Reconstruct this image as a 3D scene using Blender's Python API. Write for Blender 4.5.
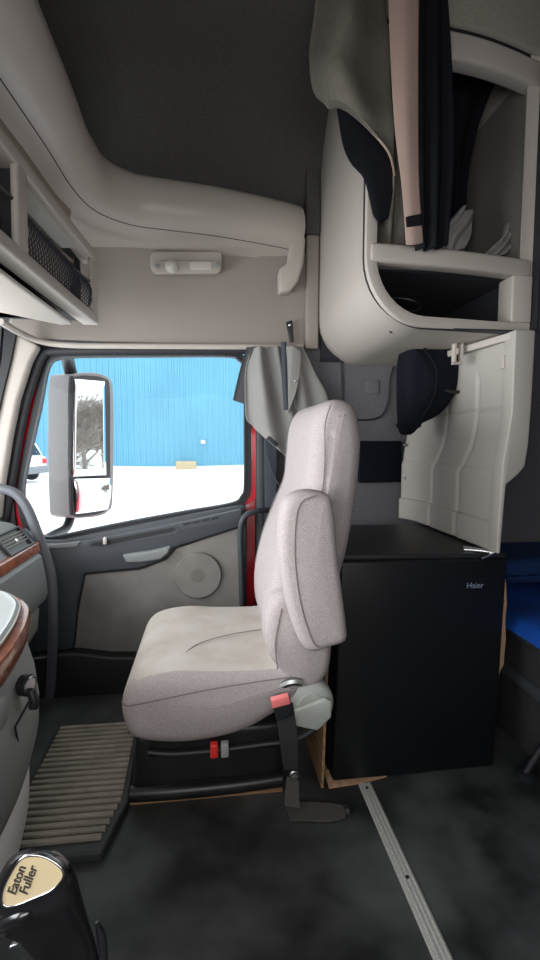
import bpy, bmesh, math, random
from mathutils import Vector, Matrix
from mathutils.geometry import tessellate_polygon
random.seed(7)
C = bpy.context.scene.collection
for o in list(bpy.data.objects): bpy.data.objects.remove(o)

# ------------------------------------------------------------------ camera, world, lights, exposure
CAM_Z, YAW, PITCH, FPX = .985, math.radians(7), math.radians(-4.8), 480.0
cd = bpy.data.cameras.new('camera'); cam = bpy.data.objects.new('camera', cd); C.objects.link(cam)
cd.sensor_fit = 'VERTICAL'; cd.sensor_height = 24; cd.lens = 12; cd.clip_start = .02; cd.clip_end = 300
cam.location = (0, 0, CAM_Z); cam.rotation_euler = (math.pi/2+PITCH, 0, -YAW)
bpy.context.scene.camera = cam
vs = bpy.context.scene.view_settings
vs.view_transform = 'Standard'; vs.look = 'None'; vs.gamma = 1; vs.use_curve_mapping = False
vs.exposure = 0.0
bpy.context.scene.display_settings.display_device = 'sRGB'
W = bpy.data.worlds.new('overcast'); bpy.context.scene.world = W; W.use_nodes = True
bg = W.node_tree.nodes['Background']; bg.inputs[0].default_value = (.93, .97, 1, 1); bg.inputs[1].default_value = 2.6

def area(name, loc, direction, sx, sy, power, col=(1, 1, 1)):
    l = bpy.data.lights.new(name, 'AREA'); l.shape = 'RECTANGLE'; l.size = sx; l.size_y = sy; l.energy = power; l.color = col
    o = bpy.data.objects.new(name, l); C.objects.link(o); o.location = loc
    o.rotation_euler = Vector(direction).to_track_quat('-Z', 'Y').to_euler(); return o
area('windshield_daylight', (-1.0, .75, 1.02), (1, .12, .10), 1.7, .62, 30, (.95, .98, 1))
area('driver_window_daylight', (-.22, -.42, 1.08), (-.12, 1, .12), .95, .62, 9, (1, .98, .96))

# ------------------------------------------------------------------ view rays: a photo pixel carried out to a distance in the cab
_F = Vector((math.sin(YAW)*math.cos(PITCH), math.cos(YAW)*math.cos(PITCH), math.sin(PITCH)))
_R = Vector((math.cos(YAW), -math.sin(YAW), 0)); _U = _R.cross(_F)
def _ray(x, y): return _F*FPX + _R*(x-270) + _U*(480-y)
def _hit(ax, x, y, v):
    d = _ray(x, y); o = Vector((0, 0, CAM_Z)); return o + d*((v-o[ax])/d[ax])
def AX(x, y, v): return _hit(0, x, y, v)
def AY(x, y, v): return _hit(1, x, y, v)
def AZ(x, y, v): return _hit(2, x, y, v)

# ------------------------------------------------------------------ materials
def lin(c):
    return tuple((v/255/12.92 if v <= 10 else ((v/255+.055)/1.055)**2.4) for v in c)
def mat(name, rgb, rough=.6, metal=0., spec=.5, noise=None, bump=None, coat=0., emit=None, wave=None, alpha=None):
    """noise=(scale, amount[, rgb2]); bump=(scale, strength); colours in sRGB 0..255"""
    m = bpy.data.materials.new(name); m.use_nodes = True; nt = m.node_tree; b = nt.nodes['Principled BSDF']
    b.inputs['Base Color'].default_value = (*lin(rgb), 1); b.inputs['Roughness'].default_value = rough
    b.inputs['Metallic'].default_value = metal; b.inputs['Specular IOR Level'].default_value = spec
    if coat: b.inputs['Coat Weight'].default_value = coat
    tc = nt.nodes.new('ShaderNodeTexCoord')
    if noise:
        n = nt.nodes.new('ShaderNodeTexNoise'); n.inputs['Scale'].default_value = noise[0]; n.inputs['Detail'].default_value = 6
        nt.links.new(tc.outputs['Object'], n.inputs['Vector'])
        r = nt.nodes.new('ShaderNodeValToRGB'); r.color_ramp.elements[0].position = .35; r.color_ramp.elements[1].position = .68
        c2 = noise[2] if len(noise) > 2 else tuple(v*(1-noise[1]) for v in rgb)
        r.color_ramp.elements[0].color = (*lin(rgb), 1); r.color_ramp.elements[1].color = (*lin(c2), 1)
        nt.links.new(n.outputs['Fac'], r.inputs['Fac']); nt.links.new(r.outputs['Color'], b.inputs['Base Color'])
    if wave:
        w = nt.nodes.new('ShaderNodeTexWave'); w.inputs['Scale'].default_value = wave[0]; w.inputs['Distortion'].default_value = wave[1]
        w.bands_direction = wave[2]; w.inputs['Detail'].default_value = 3
        nt.links.new(tc.outputs['Object'], w.inputs['Vector'])
        r = nt.nodes.new('ShaderNodeValToRGB'); r.color_ramp.elements[0].color = (*lin(rgb), 1); r.color_ramp.elements[1].color = (*lin(wave[3]), 1)
        nt.links.new(w.outputs['Fac'], r.inputs['Fac']); nt.links.new(r.outputs['Color'], b.inputs['Base Color'])
    if bump:
        n = nt.nodes.new('ShaderNodeTexNoise'); n.inputs['Scale'].default_value = bump[0]; n.inputs['Detail'].default_value = 4
        nt.links.new(tc.outputs['Object'], n.inputs['Vector'])
        bp = nt.nodes.new('ShaderNodeBump'); bp.inputs['Strength'].default_value = bump[1]; bp.inputs['Distance'].default_value = .004
        nt.links.new(n.outputs['Fac'], bp.inputs['Height']); nt.links.new(bp.outputs['Normal'], b.inputs['Normal'])
    if emit: b.inputs['Emission Color'].default_value = (*lin(rgb), 1); b.inputs['Emission Strength'].default_value = emit
    return m
def glass_mat(name, tint, gloss):
    m = bpy.data.materials.new(name); m.use_nodes = True; nt = m.node_tree; nt.nodes.clear()
    out = nt.nodes.new('ShaderNodeOutputMaterial'); mx = nt.nodes.new('ShaderNodeMixShader')
    t = nt.nodes.new('ShaderNodeBsdfTransparent'); g = nt.nodes.new('ShaderNodeBsdfGlossy')
    t.inputs[0].default_value = (*tint, 1); g.inputs['Roughness'].default_value = .02; mx.inputs[0].default_value = gloss
    nt.links.new(t.outputs[0], mx.inputs[1]); nt.links.new(g.outputs[0], mx.inputs[2]); nt.links.new(mx.outputs[0], out.inputs[0]); return m
M = {}
M['plastic'] = mat('light grey plastic', (176, 168, 160), .55, bump=(900, .06))
M['plastic_lip'] = mat('warm grey vinyl', (178, 170, 162), .38, bump=(700, .06))
M['plastic_beige'] = mat('beige grey panel', (178, 166, 152), .65, bump=(700, .08))
M['header'] = mat('taupe header panel', (142, 133, 126), .7, bump=(500, .08))
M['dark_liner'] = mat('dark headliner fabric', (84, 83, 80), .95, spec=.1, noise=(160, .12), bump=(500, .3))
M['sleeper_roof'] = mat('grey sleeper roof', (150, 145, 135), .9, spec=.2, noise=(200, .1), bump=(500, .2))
M['charcoal'] = mat('charcoal door plastic', (64, 68, 74), .55, bump=(800, .1))
M['dash'] = mat('grey dash plastic', (128, 132, 132), .55, bump=(800, .1))
M['dash_light'] = mat('light grey dash plastic', (158, 158, 150), .55, bump=(800, .08))
M['dash_mid'] = mat('mid grey console plastic', (142, 145, 143), .5, bump=(800, .1))
M['insert'] = mat('grey door cloth insert', (134, 130, 126), .85, spec=.2, noise=(9, .12), bump=(900, .15))
M['black'] = mat('black plastic', (30, 31, 34), .45, bump=(800, .05))
M['rubber'] = mat('black rubber seal', (26, 27, 32), .6)
M['red'] = mat('red truck paint', (190, 22, 40), .25, coat=.6)
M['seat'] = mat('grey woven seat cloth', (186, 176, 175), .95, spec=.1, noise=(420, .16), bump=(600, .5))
M['seat_top'] = mat('pale seat cloth with painted top light', (196, 190, 184), .95, spec=.1, noise=(7, .0, (178, 168, 158)), bump=(600, .35))  # same cloth made paler to stand in for light falling on the cushion top
M['seam'] = mat('seam thread', (128, 119, 117), .9)
M['pedestal'] = mat('black steel pedestal', (24, 25, 27), .38, noise=(12, .0, (38, 38, 40)), bump=(60, .1))
M['steel'] = mat('bare steel', (150, 150, 150), .35, 1)
M['chrome'] = mat('chrome', (210, 212, 215), .15, 1)
M['cover_grey'] = mat('grey recliner cover plastic', (168, 170, 164), .5)
M['redbtn'] = mat('red button', (220, 52, 44), .45)
M['pinkbtn'] = mat('faded red buckle button', (228, 120, 120), .45)
M['greybtn'] = mat('grey button', (150, 152, 152), .45)
M['webbing'] = mat('black webbing', (56, 56, 58), .9, spec=.2, bump=(900, .3))
M['webbing_worn'] = mat('worn dusty black webbing', (84, 82, 80), .9, spec=.2, bump=(900, .3))
M['webbing_grey'] = mat('grey belt webbing', (72, 76, 84), .85, spec=.2, bump=(900, .3))
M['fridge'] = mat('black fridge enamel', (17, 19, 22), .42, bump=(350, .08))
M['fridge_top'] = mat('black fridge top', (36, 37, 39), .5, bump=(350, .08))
M['wood_raw'] = mat('raw plywood', (168, 132, 96), .8, wave=(9, 3, 'Z', (146, 110, 76)), bump=(80, .15))
M['wood_edge'] = mat('pale plywood edge', (205, 172, 140), .8, wave=(60, 2, 'Z', (168, 126, 90)), bump=(120, .3))
M['burl'] = mat('polished brown wood trim', (176, 100, 66), .25, coat=.5, noise=(45, .0, (140, 74, 46)))
M['white_panel'] = mat('off white moulded panel', (168, 163, 156), .55, bump=(500, .05))
M['side_carpet'] = mat('grey side wall carpet', (112, 110, 114), .95, spec=.1, noise=(120, .12), bump=(400, .4))
M['curtain'] = mat('grey curtain cloth', (140, 139, 135), .9, spec=.15, bump=(700, .25))
M['curtain_dark'] = mat('dark curtain lining', (70, 70, 72), .9, spec=.15, bump=(700, .25))
M['jacket'] = mat('taupe jacket cloth', (108, 103, 95), .9, spec=.15, noise=(60, .08), bump=(700, .3))
M['black_cloth'] = mat('black cloth', (24, 25, 30), .95, spec=.1, bump=(500, .3))
M['strap'] = mat('dusty pink beige webbing', (158, 136, 126), .85, spec=.2, bump=(900, .2))
M['blackbag'] = mat('navy black bag cloth', (17, 19, 28), .9, spec=.15, bump=(300, .2))
M['bar_grey'] = mat('grey grab bar vinyl', (96, 98, 104), .55, bump=(600, .1))
M['grey_cloth'] = mat('pale grey rag cloth', (150, 148, 146), .9, bump=(500, .3))
M['blue'] = mat('blue mattress cover', (24, 82, 178), .55, noise=(5, .25), bump=(200, .1))
M['bunk'] = mat('dark grey bunk base carpet', (62, 62, 62), .9, spec=.15, noise=(60, .15), bump=(300, .3))
M['alu'] = mat('brushed aluminium', (206, 206, 202), .42, .15, noise=(200, .12))
M['mat'] = mat('dusty rubber mat', (140, 134, 124), .75, noise=(14, .0, (166, 157, 143)), bump=(250, .2))
M['mat_rim'] = mat('black rubber mat rim', (60, 62, 64), .55, bump=(250, .2))
M['plate'] = mat('beige shift plate', (176, 160, 128), .4)
M['ink'] = mat('dark ink', (46, 42, 38), .6)
M['knob'] = mat('glossy black knob', (20, 20, 22), .22, coat=.4)
M['logo'] = mat('silver logo', (150, 165, 185), .35, .3)
M['net'] = mat('black net cord', (52, 55, 66), .8)
M['cubby'] = mat('dark cubby lining and bay shade', (36, 37, 42), .85)
M['glass'] = glass_mat('window glass', (.97, .985, .98), .002)
M['mirror'] = mat('mirror glass', (235, 238, 240), .02, 1)
M['snow'] = mat('snow', (246, 248, 252), .9, spec=.2, bump=(3, .5))
M['blue_wall'] = mat('blue metal siding', (98, 160, 186), .55, noise=(.25, .06))
M['car_white'] = mat('white car paint', (236, 238, 240), .25, coat=.6)
M['car_glass'] = mat('dark car glass', (50, 58, 66), .12)
M['car_trim'] = mat('grey bumper', (120, 124, 130), .5)
M['tail'] = mat('red tail lamp', (226, 60, 64), .3)
M['bark'] = mat('grey bark', (150, 141, 132), .9, noise=(20, .3))
M['lens'] = mat('frosted lamp lens', (196, 192, 184), .35)
def floor_mat():
    m = mat('worn black vinyl floor', (40, 42, 43), .45, bump=(420, .35)); nt = m.node_tree; b = nt.nodes['Principled BSDF']
    tc = nt.nodes.new('ShaderNodeTexCoord'); n = nt.nodes.new('ShaderNodeTexNoise'); n.inputs['Scale'].default_value = 5; n.inputs['Detail'].default_value = 7
    nt.links.new(tc.outputs['Object'], n.inputs['Vector'])
    r = nt.nodes.new('ShaderNodeValToRGB'); r.color_ramp.elements[0].position = .38; r.color_ramp.elements[1].position = .66
    r.color_ramp.elements[0].color = (*lin((36, 38, 39)), 1); r.color_ramp.elements[1].color = (*lin((86, 88, 89)), 1)
    nt.links.new(n.outputs['Fac'], r.inputs['Fac']); nt.links.new(r.outputs['Color'], b.inputs['Base Color'])
    q = nt.nodes.new('ShaderNodeMapRange'); q.inputs['To Min'].default_value = .32; q.inputs['To Max'].default_value = .62
    nt.links.new(n.outputs['Fac'], q.inputs['Value']); nt.links.new(q.outputs['Result'], b.inputs['Roughness']); return m
M['floor'] = floor_mat()

# ------------------------------------------------------------------ building helpers
def root_of(o):
    while o.parent: o = o.parent
    return o
def mk(name, verts, faces, m, parent=None, smooth=True, angle=40, bevel=0, segs=3, kind=None, sub=0, solid=0):
    bm = bmesh.new()
    vv = [bm.verts.new(Vector(v)) for v in verts]
    for f in faces:
        try: bm.faces.new([vv[i] for i in f])
        except ValueError: pass
    bmesh.ops.recalc_face_normals(bm, faces=bm.faces[:])
    return mkbm(name, bm, m, parent, smooth, angle, bevel, segs, kind, sub, solid)
def mkbm(name, bm, m, parent=None, smooth=True, angle=40, bevel=0, segs=3, kind=None, sub=0, solid=0):
    if bevel:
        ee = [e for e in bm.edges if len(e.link_faces) == 2 and e.calc_face_angle(0) > math.radians(35)]
        bmesh.ops.bevel(bm, geom=ee, offset=bevel, segments=segs, profile=.5, affect='EDGES', clamp_overlap=True)
    if parent is not None: org = root_of(parent).location.copy()
    else:
        xs = [v.co.x for v in bm.verts]; ys = [v.co.y for v in bm.verts]; zs = [v.co.z for v in bm.verts]
        org = Vector(((min(xs)+max(xs))/2, (min(ys)+max(ys))/2, min(zs)))
    for v in bm.verts: v.co -= org
    me = bpy.data.meshes.new(name); bm.to_mesh(me); bm.free()
    me.materials.append(m)
    if smooth:
        for p in me.polygons: p.use_smooth = True
        if not sub: me.set_sharp_from_angle(angle=math.radians(angle))
    o = bpy.data.objects.new(name, me); C.objects.link(o)
    if parent is not None: o.parent = parent
    else: o.location = org
    if solid:
        s = o.modifiers.new('solid', 'SOLIDIFY'); s.thickness = solid; s.offset = 0
    if sub:
        s = o.modifiers.new('sub', 'SUBSURF'); s.levels = sub; s.render_levels = sub
    if kind: o['kind'] = kind
    return o
def thing(name, label, cat, loc, group=None, kind=None):
    o = bpy.data.objects.new(name, None); C.objects.link(o); o.location = loc; o.empty_display_size = .05
    return tag(o, label, cat, group, kind)
def tag(o, label, cat, group=None, kind=None):
    o['label'] = label; o['category'] = cat
    if group: o['group'] = group
    if kind: o['kind'] = kind
    return o
def struct(o, label, cat): return tag(o, label, cat, None, 'structure')
def box(name, a, b, m, parent=None, bevel=.004, **k):
    x0, y0, z0 = a; x1, y1, z1 = b
    v = [(x, y, z) for x in (x0, x1) for y in (y0, y1) for z in (z0, z1)]
    f = [(0, 1, 3, 2), (4, 6, 7, 5), (0, 4, 5, 1), (2, 3, 7, 6), (0, 2, 6, 4), (1, 5, 7, 3)]
    return mk(name, v, f, m, parent, bevel=bevel, **k)
def tri(pts):
    return tessellate_polygon([[Vector(p) for p in pts]])
def prism(name, pts, vec, m, parent=None, bevel=0, **k):
    """closed outline of 3D points pushed along vec"""
    n = len(pts); vec = Vector(vec); pts = [Vector(p) for p in pts]
    v = pts + [p+vec for p in pts]
    f = [tuple(range(n)), tuple(range(2*n-1, n-1, -1))] + [(i, (i+1) % n, n+(i+1) % n, n+i) for i in range(n)]
    return mk(name, v, f, m, parent, bevel=bevel, **k)
def ring(name, outer, inner, vec, m, parent=None, **k):
    """band between two outlines (same count), pushed along vec"""
    n = len(outer); vec = Vector(vec); o = [Vector(p) for p in outer]; i_ = [Vector(p) for p in inner]
    v = o + i_ + [p+vec for p in o] + [p+vec for p in i_]; f = []
    for a in range(n):
        b = (a+1) % n
        f += [(a, b, n+b, n+a), (2*n+a, 3*n+a, 3*n+b, 2*n+b), (a, 2*n+a, 2*n+b, b), (n+a, n+b, 3*n+b, 3*n+a)]
    return mk(name, v, f, m, parent, **k)
def smooth_path(pts, n=8, closed=False):
    P = [Vector(p) for p in pts]; out = []; L = len(P)
    rng = range(L) if closed else range(L-1)
    for i in rng:
        if closed: a, b, c, d = P[(i-1) % L], P[i], P[(i+1) % L], P[(i+2) % L]
        else: a, b, c, d = P[max(i-1, 0)], P[i], P[i+1], P[min(i+2, L-1)]
        for s in range(n):
            t = s/n
            out.append(.5*((2*b)+(c-a)*t+(2*a-5*b+4*c-d)*t*t+(3*b-a-3*c+d)*t**3))
    if not closed: out.append(P[-1])
    return out
def tube_geo(path, r, seg=10, flat=1., up=None):
    """r may be a list; flat squashes the section along its second axis"""
    P = [Vector(p) for p in path]; V = []; F = []; prev = None
    for i, p in enumerate(P):
        t = (P[min(i+1, len(P)-1)]-P[max(i-1, 0)]).normalized()
        if prev is None:
            u = Vector(up) if up else (Vector((0, 0, 1)) if abs(t.z) < .9 else Vector((1, 0, 0)))
            a = (u-t*u.dot(t)).normalized()
        else: a = (prev-t*prev.dot(t)).normalized()
        prev = a; b = t.cross(a); rr = r[i] if isinstance(r, (list, tuple)) else r
        for s in range(seg):
            q = 2*math.pi*s/seg; V.append(p+a*math.cos(q)*rr+b*math.sin(q)*rr*flat)
        if i:
            k = (i-1)*seg
            for s in range(seg): F.append((k+s, k+(s+1) % seg, k+seg+(s+1) % seg, k+seg+s))
    F.append(tuple(range(seg-1, -1, -1))); k = (len(P)-1)*seg; F.append(tuple(range(k, k+seg)))
    return V, F
def tube(name, path, r, m, parent=None, seg=10, flat=1., up=None, **k):
    V, F = tube_geo(path, r, seg, flat, up); return mk(name, V, F, m, parent, **k)
def multi(name, geos, m, parent=None, **k):
    V = []; F = []
    for v, f in geos:
        n = len(V); V += list(v); F += [tuple(i+n for i in q) for q in f]
    return mk(name, V, F, m, parent, **k)
def boxgeo(a, b):
    x0, y0, z0 = a; x1, y1, z1 = b
    return [(x, y, z) for x in (x0, x1) for y in (y0, y1) for z in (z0, z1)], [(0, 1, 3, 2), (4, 6, 7, 5), (0, 4, 5, 1), (2, 3, 7, 6), (0, 2, 6, 4), (1, 5, 7, 3)]
def lathe(name, prof, centre, axis, m, parent=None, seg=32, **k):
    """prof: (radius, height) along axis"""
    ax = Vector(axis).normalized(); u = ax.orthogonal().normalized(); w = ax.cross(u); c = Vector(centre); V = []; F = []
    for r, h in prof:
        for s in range(seg):
            q = 2*math.pi*s/seg; V.append(c+ax*h+(u*math.cos(q)+w*math.sin(q))*max(r, 1e-4))
    for i in range(len(prof)-1):
        for s in range(seg): F.append((i*seg+s, i*seg+(s+1) % seg, (i+1)*seg+(s+1) % seg, (i+1)*seg+s))
    F.append(tuple(range(seg))); F.append(tuple(range((len(prof)-1)*seg, len(prof)*seg)))
    return mk(name, V, F, m, parent, **k)
def resample(pts, n):
    P = [Vector(p) for p in pts]; P.append(P[0]); L = [0]
    for a, b in zip(P, P[1:]): L.append(L[-1]+(b-a).length)
    out = []; j = 0
    for i in range(n):
        t = L[-1]*i/n
        while L[j+1] < t: j += 1
        out.append(P[j].lerp(P[j+1], (t-L[j])/max(L[j+1]-L[j], 1e-9)))
    return out
def puff(name, prof, axis, lo, hi, r, m, parent=None, n=64, crown=0., steps=6, mid=5, sq=1., **k):
    """upholstered body: smooth closed profile (2D pairs) swept along axis from lo to hi, its two end faces rounded over radius r
    axis 'y': pairs are (x, z).  crown swells the end faces a little"""
    P = resample(smooth_path([(a, b, 0) for a, b in prof], 10, True), n); A = sum(P[i].x*P[(i+1) % n].y-P[(i+1) % n].x*P[i].y for i in range(n))
    N = []
    for i in range(n):
        t = (P[(i+1) % n]-P[i-1]).normalized(); q = Vector((t.y, -t.x, 0)); N.append(q if A > 0 else -q)
    st = []
    for i in range(steps+1):
        q = math.pi/2*i/steps; st.append((lo+r*(1-math.sin(q)), r*(1-math.cos(math.pi/2-q)) if False else r*(1-math.cos(math.pi/2*(1-i/steps)))))
    st = [(lo+r*(1-math.cos(math.pi/2*i/steps)), r*(1-math.sin(math.pi/2*i/steps))) for i in range(steps+1)]
    st2 = st + [(lo+r+(hi-lo-2*r)*(j/(mid+1)), 0) for j in range(1, mid+1)] + [(hi+lo-a, b) for a, b in reversed(st)]
    V = []; F = []
    def put(p, s): return Vector((p.x, s, p.y)) if axis == 'y' else (Vector((s, p.x, p.y)) if axis == 'x' else Vector((p.x, p.y, s)))
    for s, ins in st2:
        for i in range(n): V.append(put(P[i]-N[i]*ins, s))
    for j in range(len(st2)-1):
        for i in range(n): F.append((j*n+i, j*n+(i+1) % n, (j+1)*n+(i+1) % n, (j+1)*n+i))
    # end caps drawn in towards the middle line so that they shade softly
    for end, base in ((0, 0), (1, (len(st2)-1)*n)):
        c = sum((V[base+i] for i in range(n)), Vector())/n; prev = base
        for f_, sw in ((.6, .7), (.25, .95)):
            k0 = len(V)
            for i in range(n):
                q = c+(V[base+i]-c)*f_; off = crown*sw*(-1 if end == 0 else 1)
                ax = {'x': 0, 'y': 1, 'z': 2}[axis]; q[ax] += off; V.append(q)
            for i in range(n): F.append((prev+i, prev+(i+1) % n, k0+(i+1) % n, k0+i))
            prev = k0
        ci = len(V); c2 = c.copy(); c2[{'x': 0, 'y': 1, 'z': 2}[axis]] += crown*(-1 if end == 0 else 1); V.append(c2)
        for i in range(n): F.append((prev+i, prev+(i+1) % n, ci))
    return mk(name, V, F, m, parent, angle=80, **k)
def cloth(name, rows, m, parent=None, nu=40, nv=40, folds=None, thick=.003, **k):
    """rows of 3D control points -> smooth draped sheet; folds(u, v) -> Vector offset"""
    R_ = [smooth_path(r, 12) for r in rows]
    R_ = [[q for q in (pick(r, i/nu) for i in range(nu+1))] for r in R_]
    G = []
    for i in range(nu+1):
        col = smooth_path([r[i] for r in R_], 12); G.append([pick(col, j/nv) for j in range(nv+1)])
    V = []; F = []
    for i in range(nu+1):
        for j in range(nv+1):
            p = G[i][j].copy()
            if folds: p += Vector(folds(i/nu, j/nv))
            V.append(p)
    for i in range(nu):
        for j in range(nv):
            a = i*(nv+1)+j; F.append((a, a+nv+1, a+nv+2, a+1))
    return mk(name, V, F, m, parent, angle=180, solid=thick, **k)
def pick(path, t):
    f = t*(len(path)-1); i = min(int(f), len(path)-2); return path[i].lerp(path[i+1], f-i)
def text(name, body, loc, xdir, normal, size, m, parent, extr=.0004, bold=0.):
    c = bpy.data.curves.new(name, 'FONT'); c.body = body; c.size = size; c.extrude = extr; c.align_x = 'CENTER'; c.align_y = 'CENTER'; c.offset = bold
    c.materials.append(m); x = Vector(xdir).normalized(); n = Vector(normal).normalized(); x = (x-n*x.dot(n)).normalized(); y = n.cross(x)
    o = bpy.data.objects.new(name, c); C.objects.link(o)
    mtx = Matrix((x, y, n)).transposed().to_4x4(); mtx.translation = Vector(loc)-root_of(parent).location; 
    bpy.context.view_layer.update(); me = bpy.data.meshes.new_from_object(o); bpy.data.objects.remove(o)
    q = bpy.data.objects.new(name, me); C.objects.link(q); q.parent = parent; q.matrix_local = mtx; return q

exec_parts = []
# ================================================================== THE CAB SHELL
def shell():
    f = box('floor', (-1.25, -.5, -.1), (2.0, 2.0, 0), M['floor'], bevel=0); struct(f, 'worn black vinyl cab floor', 'floor')
    # passenger side wall behind the seat, and its upper dark lining in front of the sleeper
    w = box('wall_right', (.30, 1.95, 0), (2.0, 2.0, 1.36), M['side_carpet'], bevel=0); struct(w, 'grey carpeted side wall behind the passenger seat', 'wall')
    # outer roof box: passenger side with a small sleeper window hole, front and rear
    multi('wall_right_upper', [boxgeo((-1.2, 1.97, 1.335), (1.40, 2.0, 2.32)), boxgeo((1.40, 1.97, 1.36), (1.62, 2.0, 1.72)),
        boxgeo((1.40, 1.97, 2.08), (1.62, 2.0, 2.32)), boxgeo((1.62, 1.97, 1.36), (2.0, 2.0, 2.32))], M['side_carpet'], kind='structure', smooth=False)
    box('window_2', (1.395, 1.98, 1.715), (1.625, 1.985, 2.085), M['glass'], bevel=0, kind='structure')
    box('wall_rear', (2.0, -.5, 0), (2.05, 2.0, 2.32), M['bunk'], bevel=0, kind='structure')
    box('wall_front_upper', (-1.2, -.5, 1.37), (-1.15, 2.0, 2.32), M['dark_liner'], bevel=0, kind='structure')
    box('wall_front', (-1.25, -.5, 0), (-1.2, 2.0, .62), M['black'], bevel=0, kind='structure')
    # driver side wall with its own window opening behind the camera
    multi('wall_left', [boxgeo((-1.2, -.5, 0), (2.0, -.46, .70)), boxgeo((-1.2, -.5, 1.36), (2.0, -.46, 2.32)), boxgeo((.42, -.5, .70), (2.0, -.46, 1.36)),
        boxgeo((-1.2, -.5, .70), (-.68, -.46, 1.36))], M['header'], kind='structure', smooth=False)
    # ceiling: dark domed lining over the seats, pale lining over the sleeper
    V = []; F = []; nx, ny = 40, 48
    for i in range(nx+1):
        for j in range(ny+1):
            x = -.62+1.12*i/nx; y = -.46+2.42*j/ny
            dx = max(0, -(x-.2)/.82); dy = max(0, (y-.2)/1.76)
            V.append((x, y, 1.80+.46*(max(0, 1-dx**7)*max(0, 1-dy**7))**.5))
    for i in range(nx):
        for j in range(ny): a = i*(ny+1)+j; F.append((a, a+1, a+ny+2, a+ny+1))
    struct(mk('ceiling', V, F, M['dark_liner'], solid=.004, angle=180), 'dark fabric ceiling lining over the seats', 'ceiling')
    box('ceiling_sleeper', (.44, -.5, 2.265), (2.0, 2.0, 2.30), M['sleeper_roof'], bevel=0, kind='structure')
    box('ceiling_outer', (-1.2, -.5, 2.32), (2.05, 2.0, 2.36), M['red'], bevel=0, kind='structure')
shell()

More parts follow.
